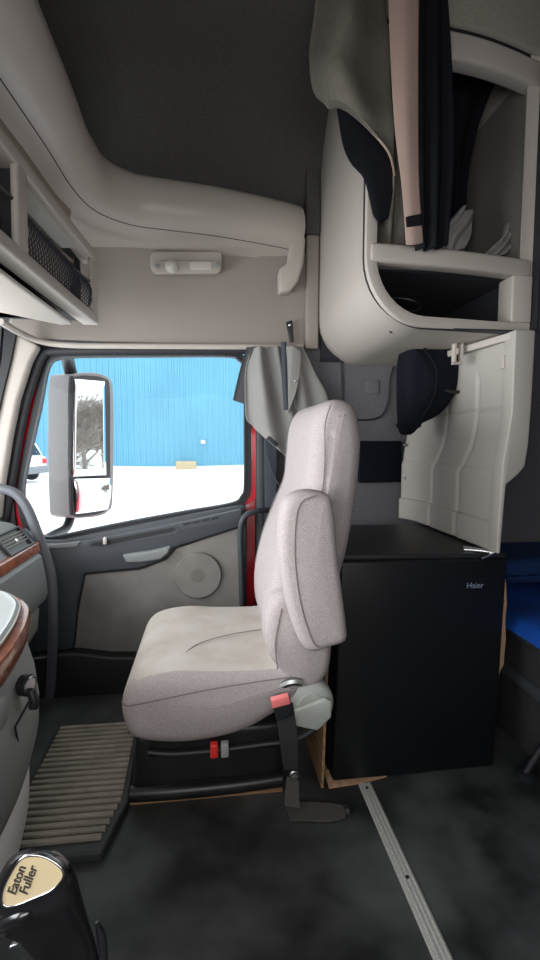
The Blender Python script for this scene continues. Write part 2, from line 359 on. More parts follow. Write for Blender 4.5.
def overhead():
    # padded lip round the overhead opening: front run, rounded corner, side run, hooked end
    plan = [(-.40, -.45), (-.435, .3), (-.43, .75), (-.415, 1.01), (-.395, 1.30), (-.385, 1.52), (-.35, 1.655), (-.26, 1.735), (-.14, 1.762), (.0, 1.785), (.15, 1.825), (.28, 1.868), (.335, 1.895)]
    P = smooth_path([(a, b, 0) for a, b in plan], 6)
    # section: (inward offset, height); inward is towards the cab middle
    sec = [(-.16, 1.66), (-.10, 1.672), (-.06, 1.683), (-.058, 1.688), (-.03, 1.70), (-.0, 1.714), (.022, 1.722), (.040, 1.737), (.051, 1.760), (.055, 1.79), (.052, 1.82), (.043, 1.848), (.030, 1.864), (.01, 1.870), (-.10, 1.86)]
    V = []; F = []; n = len(sec); L = len(P)
    for i, p in enumerate(P):
        t = (P[min(i+1, L-1)]-P[max(i-1, 0)]).normalized(); inn = Vector((t.y, -t.x, 0))
        lean = .018*max(0, min(1, (1.78-p.y)/.25))+.035*max(0, min(1, (1.45-p.y)/.4))
        for k_, (d, z) in enumerate(sec):
            q = p+inn*(d+lean*max(0, min(1, (z-1.73)/.16))); V.append((q.x, q.y, z))
        if i:
            for s in range(n-1): F.append(((i-1)*n+s, (i-1)*n+s+1, i*n+s+1, i*n+s))
    F.append(tuple(range((L-1)*n, L*n)))
    lip = mk('trim_1', V, F, M['plastic_lip'], angle=60); struct(lip, 'padded light grey lip curving round the dark overhead opening', 'trim')
    # thin dark joint just under the padded lip
    g = []
    for i, p in enumerate(P):
        t = (P[min(i+1, L-1)]-P[max(i-1, 0)]).normalized(); inn = Vector((t.y, -t.x, 0)); q = p-inn*.006; g.append((q.x, q.y, 1.7125))
    tube('lip_joint', g, .0022, M['rubber'], lip, 6)
    # rounded end of the lip dropping into a hooked grab
    e = [AY(x, y, 1.86) for x, y in [(293, 222), (303, 228), (306, 240), (304, 262), (299, 280), (291, 291), (279, 292), (279, 268), (288, 262), (290, 245)]]
    prism('lip_end', e, (0, .06, 0), M['plastic_lip'], lip, bevel=.012)
    # header panel between the lip and the top of the door
    rows = [[(-.74, 1.90, 1.36), (-.42, 1.945, 1.36), (.0, 1.95, 1.36), (.39, 1.95, 1.36)],
            [(-.70, 1.86, 1.45), (-.42, 1.93, 1.45), (.0, 1.945, 1.45), (.39, 1.95, 1.45)],
            [(-.62, 1.80, 1.60), (-.40, 1.87, 1.60), (.0, 1.915, 1.60), (.39, 1.945, 1.60)],
            [(-.52, 1.74, 1.70), (-.36, 1.80, 1.70), (.0, 1.86, 1.70), (.39, 1.93, 1.72)]]
    h = cloth('trim_2', rows, M['header'], nu=40, nv=24, thick=.006); struct(h, 'taupe header panel above the passenger door carrying the map lamp', 'trim')
    # beige strip over the front cubbies
    V = []; F = []
    pl = [p for p in P if p.y < 1.60]
    for i, p in enumerate(pl):
        t = (pl[min(i+1, len(pl)-1)]-pl[max(i-1, 0)]).normalized(); inn = Vector((t.y, -t.x, 0))
        for d, z in ((-.052, 1.69), (-.062, 1.62), (-.045, 1.545), (-.06, 1.44), (-.08, 1.36)):
            q = p+inn*d; V.append((q.x, q.y, z))
        if i:
            for s in range(4): F.append(((i-1)*5+s, (i-1)*5+s+1, i*5+s+1, i*5+s))
    b = mk('trim_3', V, F, M['plastic_beige'], angle=60, solid=.006); struct(b, 'beige strip between the padded lip and the front cubbies', 'trim')
    # bright bead along the top of the door opening, continuing over the windscreen
    g = smooth_path([AZ(0, 321, 1.352)] + [AY(x, y, v) for x, y, v in [(22, 334, 1.83), (45, 342.5, 1.905), (75, 345.5, 1.925), (120, 346, 1.93), (200, 346.5, 1.93), (303, 347, 1.93)]], 8)
    t = tube('trim_4', g, .011, M['plastic'], None, 10); struct(t, 'pale bead running along the top of the door opening', 'trim')
    # pillar between the door header and the sleeper cupboard
    p = box('trim_5', (.378, 1.905, 1.345), (.428, 1.95, 1.78), M['header'], bevel=.006); struct(p, 'narrow taupe pillar beside the sleeper cupboard', 'trim')
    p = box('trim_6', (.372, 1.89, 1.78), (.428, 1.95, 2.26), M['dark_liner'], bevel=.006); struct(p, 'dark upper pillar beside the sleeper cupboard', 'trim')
    # A-pillar trim and black weather strip
    pts = [AY(x, y, 1.90) for x, y in [(14, 332), (38, 345), (29, 362), (17, 400), (9, 440), (1, 490), (-2, 520), (-28, 520), (-16, 440), (2, 385), (9, 355)]]
    a = prism('trim_7', pts, (0, .05, 0), M['plastic'], bevel=.012); struct(a, 'light grey pillar trim between windscreen and door', 'trim')
    pts = [AY(x, y, 1.885) for x, y in [(-30, 325), (14, 333), (9, 360), (1, 400), (-10, 450), (-20, 520), (-40, 520)]]
    a = ring('trim_8', [AY(x, y, 1.885) for x, y in [(1, 325), (16, 332), (11, 358), (3, 390), (-26, 520), (-36, 520), (-10, 400), (-2, 362)]],
             [AY(x, y, 1.885) for x, y in [(2, 327), (4, 330), (2, 358), (-4, 390), (-30, 517), (-35, 517), (-9, 400), (-1, 362)]], (0, .03, 0), M['rubber']); struct(a, 'black rubber strip edging the windscreen', 'trim')
    w = prism('window_1', [AY(-40, 318, 1.88), AY(5, 328, 1.89), AY(2, 372, 1.89), AY(-25, 520, 1.89), (-1.18, 1.5, .66), (-1.18, 1.5, 1.37)], (0, .004, 0), M['glass']); w['kind'] = 'structure'
    struct(w, 'corner of the windscreen glass', 'window')
overhead()

# ================================================================== PASSENGER DOOR
def door():
    d = thing('door_1', 'red passenger door with charcoal trim, grey insert and round speaker', 'door', (-.25, 1.97, .05), kind='structure')
    GL = [(48, 368), (58, 359), (80, 357), (160, 356.5), (225, 356.5), (238, 360), (243.5, 372), (244, 430), (244, 484), (241, 496), (231, 503), (185, 511), (130, 521), (90, 529), (62, 535), (46, 537), (34, 533), (27, 518), (23, 489), (31, 448), (40, 408)]
    def grow(P, k, cx=140, cy=445):
        out = []
        n = len(P)
        A = sum(P[i][0]*P[(i+1) % n][1]-P[(i+1) % n][0]*P[i][1] for i in range(n))
        for i in range(n):
            tx, ty = P[(i+1) % n][0]-P[i-1][0], P[(i+1) % n][1]-P[i-1][1]; l = math.hypot(tx, ty); s = 1 if A > 0 else -1
            out.append((P[i][0]+ty/l*k*s, P[i][1]-tx/l*k*s))
        return out
    def on(P, Y): return [AY(x, y, Y) for x, y in P]
    S = lambda P: [(p.x, p.y) for p in smooth_path([(x, y, 0) for x, y in P], 4, True)]
    G = S(GL)
    prism('window_pane', on(grow(G, 1.0), 1.99), (0, .004, 0), M['glass'], d)
    ring('window_seal', on(grow(G, 7), 1.972), on(G, 1.972), (0, .03, 0), M['rubber'], d)
    ring('window_bead', on(grow(G, 1.2), 1.966), on(grow(G, -.2), 1.966), (0, .012, 0), M['charcoal'], d)
    # red door frame seen past the trim, then the black weather strip of the door opening
    RO = [(x-(9 if y < 465 else 8) if x < 60 else x, y) for x, y in grow(GL, 6.5)]
    RO = [(x+(8 if x > 246 else 0), y-(1 if y < 352 else 0)) for x, y in RO]
    RI = grow(GL, 4.5)
    fr = ring('door_frame', on(S(RO), 1.978), on(S(RI), 1.978), (0, .03, 0), M['red'], d, angle=30)
    # outer skin, below the window
    prism('outer_skin', on([(8, 525), (60, 540), (130, 525), (235, 509), (249, 500), (251, 345), (262, 345), (262, 760), (30, 760), (8, 640)], 1.995), (0, .03, 0), M['red'], d, bevel=.01)
    # charcoal inner panel: sill, armrest ridge and pocket
    PAN = [(22, 528), (38, 541), (62, 541), (90, 535), (130, 527), (190, 515), (232, 507), (245, 505), (247, 520), (246, 610), (245, 720), (90, 730), (30, 730), (24, 640)]
    prism('inner_panel', on(PAN, 1.93), (0, .05, 0), M['charcoal'], d, bevel=.008)
    SILL = [(30, 545), (62, 545), (90, 541), (130, 533), (190, 521), (243, 509), (244, 523), (238, 528), (198, 541), (175, 548), (165, 560), (140, 569), (84, 574), (78, 600), (72, 650), (30, 655), (26, 600)]
    prism('armrest_panel', on(SILL, 1.885), (0, .05, 0), M['charcoal'], d, bevel=.012)
    INS = [(85, 575), (140, 570), (166, 560), (176, 549), (199, 541), (239, 528), (242, 560), (242, 640), (240, 664), (110, 664), (74, 652), (78, 612)]
    prism('cloth_insert', on(INS, 1.905), (0, .03, 0), M['insert'], d, bevel=.006)
    # sill tray with the lock button, air slots and pull cup
    tray = ring('sill_tray', on([(86, 547), (90, 541), (176, 525), (180, 529), (176, 534), (100, 549)], 1.882), on([(90, 546), (93, 543), (174, 527.5), (176, 529.5), (172, 532), (101, 546.5)], 1.882), (0, .02, 0), M['charcoal'], d)
    prism('sill_tray_well', on([(90, 546), (93, 543), (174, 527.5), (176, 529.5), (172, 532), (101, 546.5)], 1.8835), (0, .004, 0), M['black'], d)
    c = AY(105, 541, 1.868); lathe('lock_button', [(.006, 0), (.0075, .004), (.0075, .02), (.005, .026), (.001, .028)], c-Vector((0, 0, .012)), (0, 0, 1), M['lens'], d, 16)
    for i in range(4):
        x = 183+i*9.5; y = 524.5-i*1.85
        prism('air_slot', on([(x, y-1), (x+7.5, y-2.5), (x+7.5, y-.3), (x, y+1.2)], 1.8835), (0, .003, 0), M['black'], d)
    prism('corner_panel', on([(44, 546), (80, 541.5), (76, 547), (46, 549)], 1.88), (0, .01, 0), M['dash'], d, bevel=.002)
    cup = prism('pull_cup', on([(122, 555), (150, 551), (171, 546), (168, 554), (160, 560), (140, 563), (126, 563)], 1.868), (0, .03, 0), M['dash'], d, bevel=.008)
    # speaker
    c = AY(198, 575, 1.9)
    lathe('speaker_ring', [(.081, .012), (.090, .012), (.094, .006), (.094, -.004), (.081, -.004)], c, (0, -1, 0), M['insert'], d, 48)
    lathe('speaker_grille', [(.082, -.004), (.082, .007), (.055, .0105), (.028, .012), (.0, .0125)], c, (0, -1, 0), mat('speaker mesh', (116, 112, 108), .85, bump=(600, .5)), d, 48, angle=80)
    # map pocket along the bottom
    prism('map_pocket', on([(30, 659), (75, 653), (110, 657), (242, 657), (243, 720), (30, 728)], 1.85), (0, .06, 0), M['black'], d, bevel=.012)
    # assist handle at the rear edge of the door
    tube('assist_handle', smooth_path([AY(x, y, v) for x, y, v in [(268, 510, 1.92), (258, 511, 1.88), (248, 514, 1.86), (242, 521, 1.855), (240, 535, 1.86), (241, 570, 1.87), (242, 610, 1.9)]], 8), .011, M['charcoal'], d, 10)
    return d
door()

def pillars():
    # black seal of the door opening: up the front post, over the top, down the rear post
    path = [(3, 530), (8, 500), (18.5, 440), (27, 400), (37, 368), (43, 355.5), (55, 351), (120, 350.5), (200, 350.5), (248, 350)]
    g = smooth_path([AY(x, y, 1.955) for x, y in path], 6)
    s = tube('trim_9', g, .017, M['rubber'], None, 10, .6); struct(s, 'black rubber seal round the door opening', 'trim')
    pts = [AY(x, y, 1.955) for x, y in [(257, 348), (300, 348), (310, 360), (322, 640), (255, 700)]]
    b = prism('trim_10', pts, (0, .045, 0), M['black'], bevel=.006); struct(b, 'black rear door post behind the curtain', 'trim')
    pts = [AY(x, y, 1.95) for x, y in [(258, 430), (263, 430), (263, 620), (258, 620)]]
    b = prism('trim_11', pts, (0, .01, 0), M['charcoal'], bevel=.002); struct(b, 'dark grey seal on the rear door post', 'trim')
    pts = [AY(x, y, 1.962) for x, y in [(30, 338), (50, 344), (40, 362), (27, 400), (18, 440), (12.5, 490), (15, 520), (20, 545), (-14, 545), (-2, 440), (12, 385)]]
    b = prism('trim_12', pts, (0, .03, 0), M['rubber']); struct(b, 'black front door post behind the light pillar trim', 'trim')
    # front corner below the windscreen
    b = box('wall_front_corner', (-1.2, 1.95, 0), (-.66, 2.0, .60), M['black'], bevel=0, kind='structure')
pillars()

# ================================================================== SEAT
def seat():
    s = thing('passenger_seat', 'grey cloth passenger seat with tall headrest back and raised armrest', 'seat', (.0, 1.36, 0))
    cu = [(-.165, .252), (-.205, .275), (-.222, .33), (-.212, .385), (-.175, .42), (-.09, .435), (.02, .428), (.13, .425), (.20, .43), (.225, .40), (.22, .345), (.14, .292), (.06, .256), (-.06, .240)]
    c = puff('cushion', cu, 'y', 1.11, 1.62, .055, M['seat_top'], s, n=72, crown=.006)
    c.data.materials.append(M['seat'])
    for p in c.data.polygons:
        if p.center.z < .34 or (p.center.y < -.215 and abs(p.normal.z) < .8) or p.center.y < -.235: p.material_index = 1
    def seam(path, par, r=.0016): tube('piping', smooth_path(path, 8), r, M['seam'], par, 6)
    bk = [(.175, .395), (.148, .44), (.138, .50), (.142, .58), (.165, .68), (.20, .77), (.235, .86), (.245, .95), (.256, 1.03), (.285, 1.078), (.33, 1.085), (.362, 1.06), (.378, .98), (.370, .86), (.345, .70), (.298, .52), (.288, .42), (.27, .385), (.22, .38)]
    b = puff('backrest', bk, 'y', 1.15, 1.60, .05, M['seat'], s, n=96, crown=.01)
    # lumbar side bolster, near the camera, under the armrest
    bo = [(.16, .42), (.132, .47), (.128, .54), (.145, .60), (.19, .62), (.25, .60), (.29, .52), (.29, .42), (.255, .370), (.20, .368)]
    bb = puff('side_bolster', bo, 'y', 1.115, 1.24, .03, M['seat'], s, n=64, crown=.008)
    ar = [(q.x, q.z) for q in (AY(x, y, 1.055) for x, y in [(281, 512), (287, 498), (302, 491), (321, 492), (332, 502), (338, 560), (346, 625), (345, 640), (330, 646), (312, 651), (300, 642), (288, 608), (280, 565), (279, 535)])]
    a = puff('armrest', ar, 'y', 1.035, 1.115, .024, M['seat'], s, n=72, crown=.004)
    # recliner cover
    cen = Vector((.240, 1.13, .328))
    lathe('recliner_cover', [(.060, -.03), (.060, .0), (.056, .010), (.050, .014), (.036, .018), (.034, .021), (.001, .023)], cen, (0, -1, .0), M['cover_grey'], s, 40)
    prism('recliner_handle', [cen+Vector(p) for p in [(-.05, -.024, -.034), (.012, -.024, -.052), (.046, -.024, -.02), (.048, -.024, .02), (.03, -.024, .03), (-.045, -.024, .006)]], (0, -.014, 0), M['cover_grey'], s, bevel=.006)
    # suspension and pedestal
    box('suspension_box', (-.17, 1.16, .19), (.20, 1.58, .262), M['pedestal'], s, .015)
    ped = prism('pedestal', [(-.225, 1.245, .02), (.19, 1.245, .02), (.175, 1.245, .20), (-.205, 1.245, .20)], (0, .32, 0), M['pedestal'], s, bevel=.018)
    tube('pedestal_roll', smooth_path([(-.222, 1.245, .042), (-.1, 1.238, .044), (.05, 1.238, .046), (.185, 1.243, .05)], 6), .021, M['pedestal'], s, 12)
    box('base_plate', (-.228, 1.255, 0), (.19, 1.57, .022), M['wood_raw'], s, .002)
    tube('seat_rail', smooth_path([(-.16, 1.14, .226), (-.10, 1.135, .220), (0, 1.135, .220), (.12, 1.135, .226), (.20, 1.13, .235), (.26, 1.125, .27), (.285, 1.125, .31)], 8), .007, M['black'], s, 8)
    for x, m_, n_ in ((.0, 'redbtn', 'release_button'), (.026, 'greybtn', 'release_button')):
        o = box(n_, (x-.0095, 1.105, .218), (x+.0095, 1.125, .252), M[m_], s, .003)
        o['label'] = 'red square button' if m_ == 'redbtn' else 'grey square button'
    tube('hinge_bar', smooth_path([(.165, 1.12, .385), (.19, 1.115, .395), (.215, 1.115, .392)], 6), .011, M['steel'], s, 8)
    # seams
    nb = lambda pts, Y: [(x, Y, z) for x, z in pts]
    seam([(-.221, 1.15, .352), (-.195, 1.112, .362), (-.10, 1.1045, .38), (.0, 1.1035, .395), (.1, 1.1035, .405), (.19, 1.108, .41)], c)
    seam([(.19, 1.1105, .60), (.215, 1.1105, .52), (.24, 1.1105, .50)], b, .001)
    seam([AY(x, y, 1.033) for x, y in [(318, 495), (302, 502), (296, 520), (295, 560), (301, 605), (312, 640), (320, 648)]], a)
    seam([(.29, 1.152, 1.07), (.276, 1.149, 1.02), (.276, 1.149, .93), (.268, 1.149, .85), (.24, 1.149, .78)], b)
    seam([(.155, 1.113, .43), (.150, 1.112, .50), (.165, 1.113, .58)], bb)
    # far-side front seam of the backrest and a crease across the cushion
    seam([(.245, 1.545, .98), (.236, 1.545, .87), (.20, 1.545, .78), (.163, 1.545, .68), (.14, 1.545, .58)], b)
    seam([(-.09, 1.18, .432), (-.04, 1.27, .435), (.05, 1.33, .432), (.14, 1.36, .43)], c, .0015)
    # seat belt buckle on its stalk
    st = cloth('buckle_stalk', [[AY(276, 705, 1.06), AY(293, 703, 1.06)], [AY(279, 735, 1.07), AY(297, 733, 1.07)], [AY(284, 770, 1.10), AY(298, 770, 1.10)]], M['webbing'], s, 10, 16, thick=.006)
    q = prism('buckle', [AY(x, y, 1.05) for x, y in [(271, 702), (290, 697), (294, 716), (277, 722)]], (0, .02, 0), M['black'], s, bevel=.003)
    prism('buckle_button', [AY(x, y, 1.045) for x, y in [(271, 701), (289, 696), (291, 704), (273, 709)]], (0, .018, 0), M['pinkbtn'], q, bevel=.002)
seat()

# ================================================================== FRIDGE AND ITS WOODEN BOX
def fridge():
    FR = (0, math.radians(1.5), math.radians(2.5))
    f = thing('mini_fridge', 'black mini fridge standing under the open shelf wall', 'fridge', (.334, 1.258, .014))
    x0, x1 = .334, .840
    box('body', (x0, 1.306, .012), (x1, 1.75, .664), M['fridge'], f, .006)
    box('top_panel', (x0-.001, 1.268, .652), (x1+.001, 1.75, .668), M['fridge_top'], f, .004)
    dr = box('door', (x0, 1.258, .014), (x1, 1.302, .652), M['fridge'], f, .008)
    text('logo', 'Haier', AY(474, 584, 1.2565), (1, 0, 0), (0, -1, 0), .024, M['logo'], dr)
    f.rotation_euler = FR
    h = prism('top_hinge', [AZ(x, y, .670) for x, y in [(462, 545), (494, 549), (493, 552), (479, 550), (462, 549)]], (0, 0, .006), M['chrome'], f, bevel=.001)
    tube('hinge_pin', [AZ(493, 551, .672), AY(480, 557, 1.25)], .0035, M['chrome'], h, 8)
    def board(name, label, pts, vec, m):
        tag(prism(name, pts, vec, M[m], bevel=.001), label, 'board')
    board('plywood_board', 'raw plywood side board between the seat and the black fridge', [(.300, 1.255, 0), (.300, 1.74, 0), (.310, 1.74, .42), (.314, 1.40, .46), (.322, 1.33, .60), (.322, 1.275, .60)], (.008, 0, 0), 'wood_raw')
    board('plywood_sheet', 'thin plywood base sheet edge showing under the black fridge', [(.322, 1.250, 0), (.42, 1.259, 0), (.50, 1.275, 0), (.60, 1.75, 0), (.335, 1.75, 0)], (0, 0, .004), 'wood_edge')
    # rough, splintered edge of the other side board
    e = [(486, 757), (490, 700), (494, 640), (498, 600), (501, 572), (503, 572), (505, 586), (505.5, 604), (504, 622), (504.5, 640), (503, 655), (502.5, 664), (498.5, 672), (496, 684), (495.5, 700), (494, 722), (491.5, 738), (490, 757)]
    board('splintered_board', 'splintered plywood strip along the bunk side of the black fridge', [AY(x+1.5, y, 1.296) for x, y in e], (-.004, .3, 0), 'wood_edge')
fridge()

# ================================================================== SLEEPER CUPBOARD, CLOSET WALL, CLOTHES
def cupboard():
    c = thing('sleeper_cupboard', 'light grey rounded overhead sleeper cupboard with two open bays', 'cupboard', (.68, 1.6, 1.29))
    def arc(ins):
        r = .17; pts = [(.403+ins, 2.262)]
        cx, cz = .403+r, 1.288+r
        for i in range(11):
            q = math.pi+math.pi/2*i/10; pts.append((cx+(r-ins)*math.cos(q), cz+(r-ins)*math.sin(q)))
        pts += [(.905-ins*1.5, 1.288+ins), (.905-ins*1.5, 2.262)]
        return pts
    yf = lambda x: 1.25+.13*(x-.43)
    def sheet(name, out, inn, m, depth, dy=0, **k):
        o = [Vector((x, yf(x)+dy, z)) for x, z in out]; i_ = [Vector((x, yf(x)+dy, z)) for x, z in inn]
        n = len(o); V = o+i_+[Vector((p.x+(.03*(depth-1.25)/.7 if p.x < .6 else 0), depth, p.z)) for p in o]+[Vector((p.x+(.03*(depth-1.25)/.7 if p.x < .6 else 0), depth, p.z)) for p in i_]; F = []
        for a in range(n-1):
            b = a+1; F += [(a, b, n+b, n+a), (2*n+a, 3*n+a, 3*n+b, 2*n+b), (a, 2*n+a, 2*n+b, b), (n+a, n+b, 3*n+b, 3*n+a)]
        return mk(name, V, F, m, c, **k)
    sheet('shell', arc(0), arc(.012), M['plastic'], 1.948, angle=50)
    sheet('front_frame', arc(-.002), arc(.026), M['plastic'], 1.30, -.012, angle=50, bevel=.004, segs=2)
    # ribbed joint where the frame meets the shell
    sheet('frame_joint', arc(-.003), arc(.0), M['rubber'], 1.268, .010)
    def bar(name, z0, z1, xa, xb, m, dep=.05, dy=-.016, bev=.010, bow=.02):
        V = []; F = []; n = 12
        for i in range(n+1):
            x = xa+(xb-xa)*i/n; y = yf(x)+dy-bow*math.sin(math.pi*i/n)
            V += [(x, y, z0), (x, y, z1), (x, y+dep, z1), (x, y+dep, z0)]
            if i:
                a = 4*(i-1)
                for s in range(4): F.append((a+s, a+(s+1) % 4, a+4+(s+1) % 4, a+4+s))
        F += [(0, 1, 2, 3), (4*n, 4*n+3, 4*n+2, 4*n+1)]
        return mk(name, V, F, m, c, bevel=bev)
    bar('shelf_edge', 1.442, 1.490, .409, .903, M['plastic'], bow=.012)
    box('shelf', (.436, 1.31, 1.452), (.895, 1.94, 1.478), M['plastic'], c, .002)
    bar('top_rail', 1.945, 2.012, .404, .905, M['plastic'], bow=.03)
    bar('rail_shadow_strip', 2.010, 2.026, .406, .904, M['rubber'], dy=-.006, bev=.002, bow=.03)  # black strip added for the shadow line above the rail
    bar('top_cornice', 2.024, 2.262, .404, .93, M['sleeper_roof'], .06, bow=.03)
    box('bay_side', (.842, 1.29, 1.315), (.904, 1.36, 1.445), M['plastic'], c, .006)
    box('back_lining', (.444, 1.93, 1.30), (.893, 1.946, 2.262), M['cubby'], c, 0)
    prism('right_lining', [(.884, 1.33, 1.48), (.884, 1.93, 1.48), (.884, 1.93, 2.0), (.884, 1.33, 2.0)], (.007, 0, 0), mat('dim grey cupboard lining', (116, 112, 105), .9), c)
    sheet('lower_bay_shade', [(x, z) for x, z in arc(.013) if z < 1.445], [(x, z) for x, z in arc(.017) if z < 1.445], M['cubby'], 1.93, .05)  # this and the next dark sheets stand in for shade inside the lower bay
    box('bay_top_shade', (.44, 1.31, 1.446), (.885, 1.93, 1.451), M['cubby'], c, 0)
    box('lower_back_shade', (.44, 1.92, 1.31), (.885, 1.929, 1.446), M['cubby'], c, 0)
    box('lower_right_shade', (.872, 1.36, 1.31), (.884, 1.92, 1.446), M['cubby'], c, 0)
    lathe('screw_cap', [(.006, 0), (.006, .003), (.001, .004)], AZ(391, 331, 1.30)+Vector((0, -.003, 0)), (0, -.7, -.7), M['steel'], c, 14)
    return c
cupboard()

def closet():
    p = thing('closet_partition', 'off-white moulded closet wall with curved ribs standing over the fridge', 'panel', (.86, 1.55, .664))
    # relief panel: its face looks towards the seat, deeper in its upper half
    V = []; F = []; ny, nz = 90, 110
    def prof(z):
        if z > 1.07: return .0
        if z > .90: t = (1.07-z)/.17; return .030*(t*t*(3-2*t))
        if z > .89: return .040
        if z > .745: return .040
        if z > .735: return .052
        return .052
    for i in range(ny+1):
        y = 1.262+.61*i/ny
        for j in range(nz+1):
            z = .665+.62*j/nz; d = prof(z)
            for yc in (1.44, 1.63):
                yy = yc+(.05*max(0, min(1, (.96-z)/.08)) if z < .98 else 0)-.0
                g = abs(y-yy)
                if g < .012 and z < 1.20: d += -.010*(1-(g/.012)**2)*min(1, (1.20-z)/.03)
            if abs(z-1.075) < .004: d -= .006
            if abs(z-.895) < .006: d -= .004
            curve = .045*max(0, (y-1.76)/.12)**2
            V.append((.838-d*.7-curve, y, z))
    for i in range(ny):
        for j in range(nz): a = i*(nz+1)+j; F.append((a, a+nz+1, a+nz+2, a+1))
    mk('moulded_face', V, F, M['white_panel'], p, angle=50, solid=.004)
    out = [(.799, .664), (.809, .664), (.818, .86), (.85, .885), (.872, .91), (.880, .97), (.884, 1.08), (.886, 1.284), (.826, 1.284), (.826, 1.06), (.806, .92), (.799, .74)]
    prism('front_post', [(x, 1.245, z) for x, z in out], (0, .05, 0), M['white_panel'], p, bevel=.004)
    prism('outer_face', [(x, 1.295, z) for x, z in [(.866, .90), (.88, .97), (.884, 1.284), (.842, 1.284), (.842, .90)]], (0, .60, 0), M['white_panel'], p, bevel=.003)
    prism('top_channel', [(.80, 1.60, 1.262), (.84, 1.25, 1.262), (.84, 1.25, 1.282), (.80, 1.60, 1.282)], (-.012, 0, 0), M['plastic'], p, bevel=.002)
    for y, z in ((352, 345), (455, 350)): pass
    for x, y, v in ((504, 362, .824), (504, 466, .824)):
        q = AX(x, y, v); box('hinge_plate', (q.x-.004, q.y-.004, q.z-.018), (q.x+.004, q.y+.010, q.z+.018), M['plastic'], p, .001)
    for x, y in ((405, 445), (405, 478)):
        q = AY(x, y, 1.86); lathe('screw', [(.007, 0), (.007, .006), (.003, .008)], q, (0, -1, 0), M['steel'], p, 12)
    q = AY(459, 353, 1.45)
    multi('latch_bracket', [boxgeo((q.x-.014, q.y, q.z-.03), (q.x-.008, q.y+.02, q.z+.03)), boxgeo((q.x+.008, q.y, q.z-.03), (q.x+.014, q.y+.02, q.z+.03)), boxgeo((q.x-.014, q.y, q.z-.034), (q.x+.014, q.y+.02, q.z-.028))], M['plastic'], p)
    # wall fittings behind the seat
    tag(prism('wall_pocket', [AY(x, y, 1.925) for x, y in [(359, 441), (402, 441), (402, 482), (359, 483)]], (0, .022, 0), M['blackbag'], bevel=.006), 'flat dark pocket panel on the grey wall behind the headrest', 'pocket')
    tag(tube('wall_cable', smooth_path([AY(x, y, 1.94) for x, y in [(341, 352), (342, 380), (344, 408), (352, 418), (366, 420), (381, 416), (388, 402), (390, 380), (395, 364), (404, 356)]], 8), .0035, M['black'], None, 8), 'thin black cable looping down the grey wall behind the headrest', 'cable')
    tag(prism('wall_pad', [AY(x, y, 1.942) for x, y in [(366, 380), (379, 380), (379, 394), (366, 394)]], (0, .006, 0), M['side_carpet'], bevel=.002), 'small square pad inside the cable loop on the wall', 'pad')
    # dark bag hanging in the upper corner of the closet
    b = thing('hanging_bag', 'black bag hanging in the closet corner under the cupboard', 'bag', AY(425, 430, 1.63))
    pr = [(408, 354), (424, 346), (460, 344), (463, 366), (458, 388), (449, 405), (438, 416), (424, 423), (409, 431)]
    pp = [AY(x, y, 1.58) for x, y in pr]
    puff('bag_body', [(q.x, q.z) for q in pp], 'y', 1.56, 1.70, .035, M['blackbag'], b, n=60, crown=.012)
    tube('bag_strap', smooth_path([AY(424, 348, 1.545), AY(437, 370, 1.54), AY(433, 400, 1.54), AY(420, 420, 1.55)], 8), .005, M['black_cloth'], b, 8, .4)
    tube('bag_toggle', [AY(444, 390, 1.56), AY(452, 392, 1.55), AY(460, 392, 1.555)], .006, M['black'], b, 8)
closet()

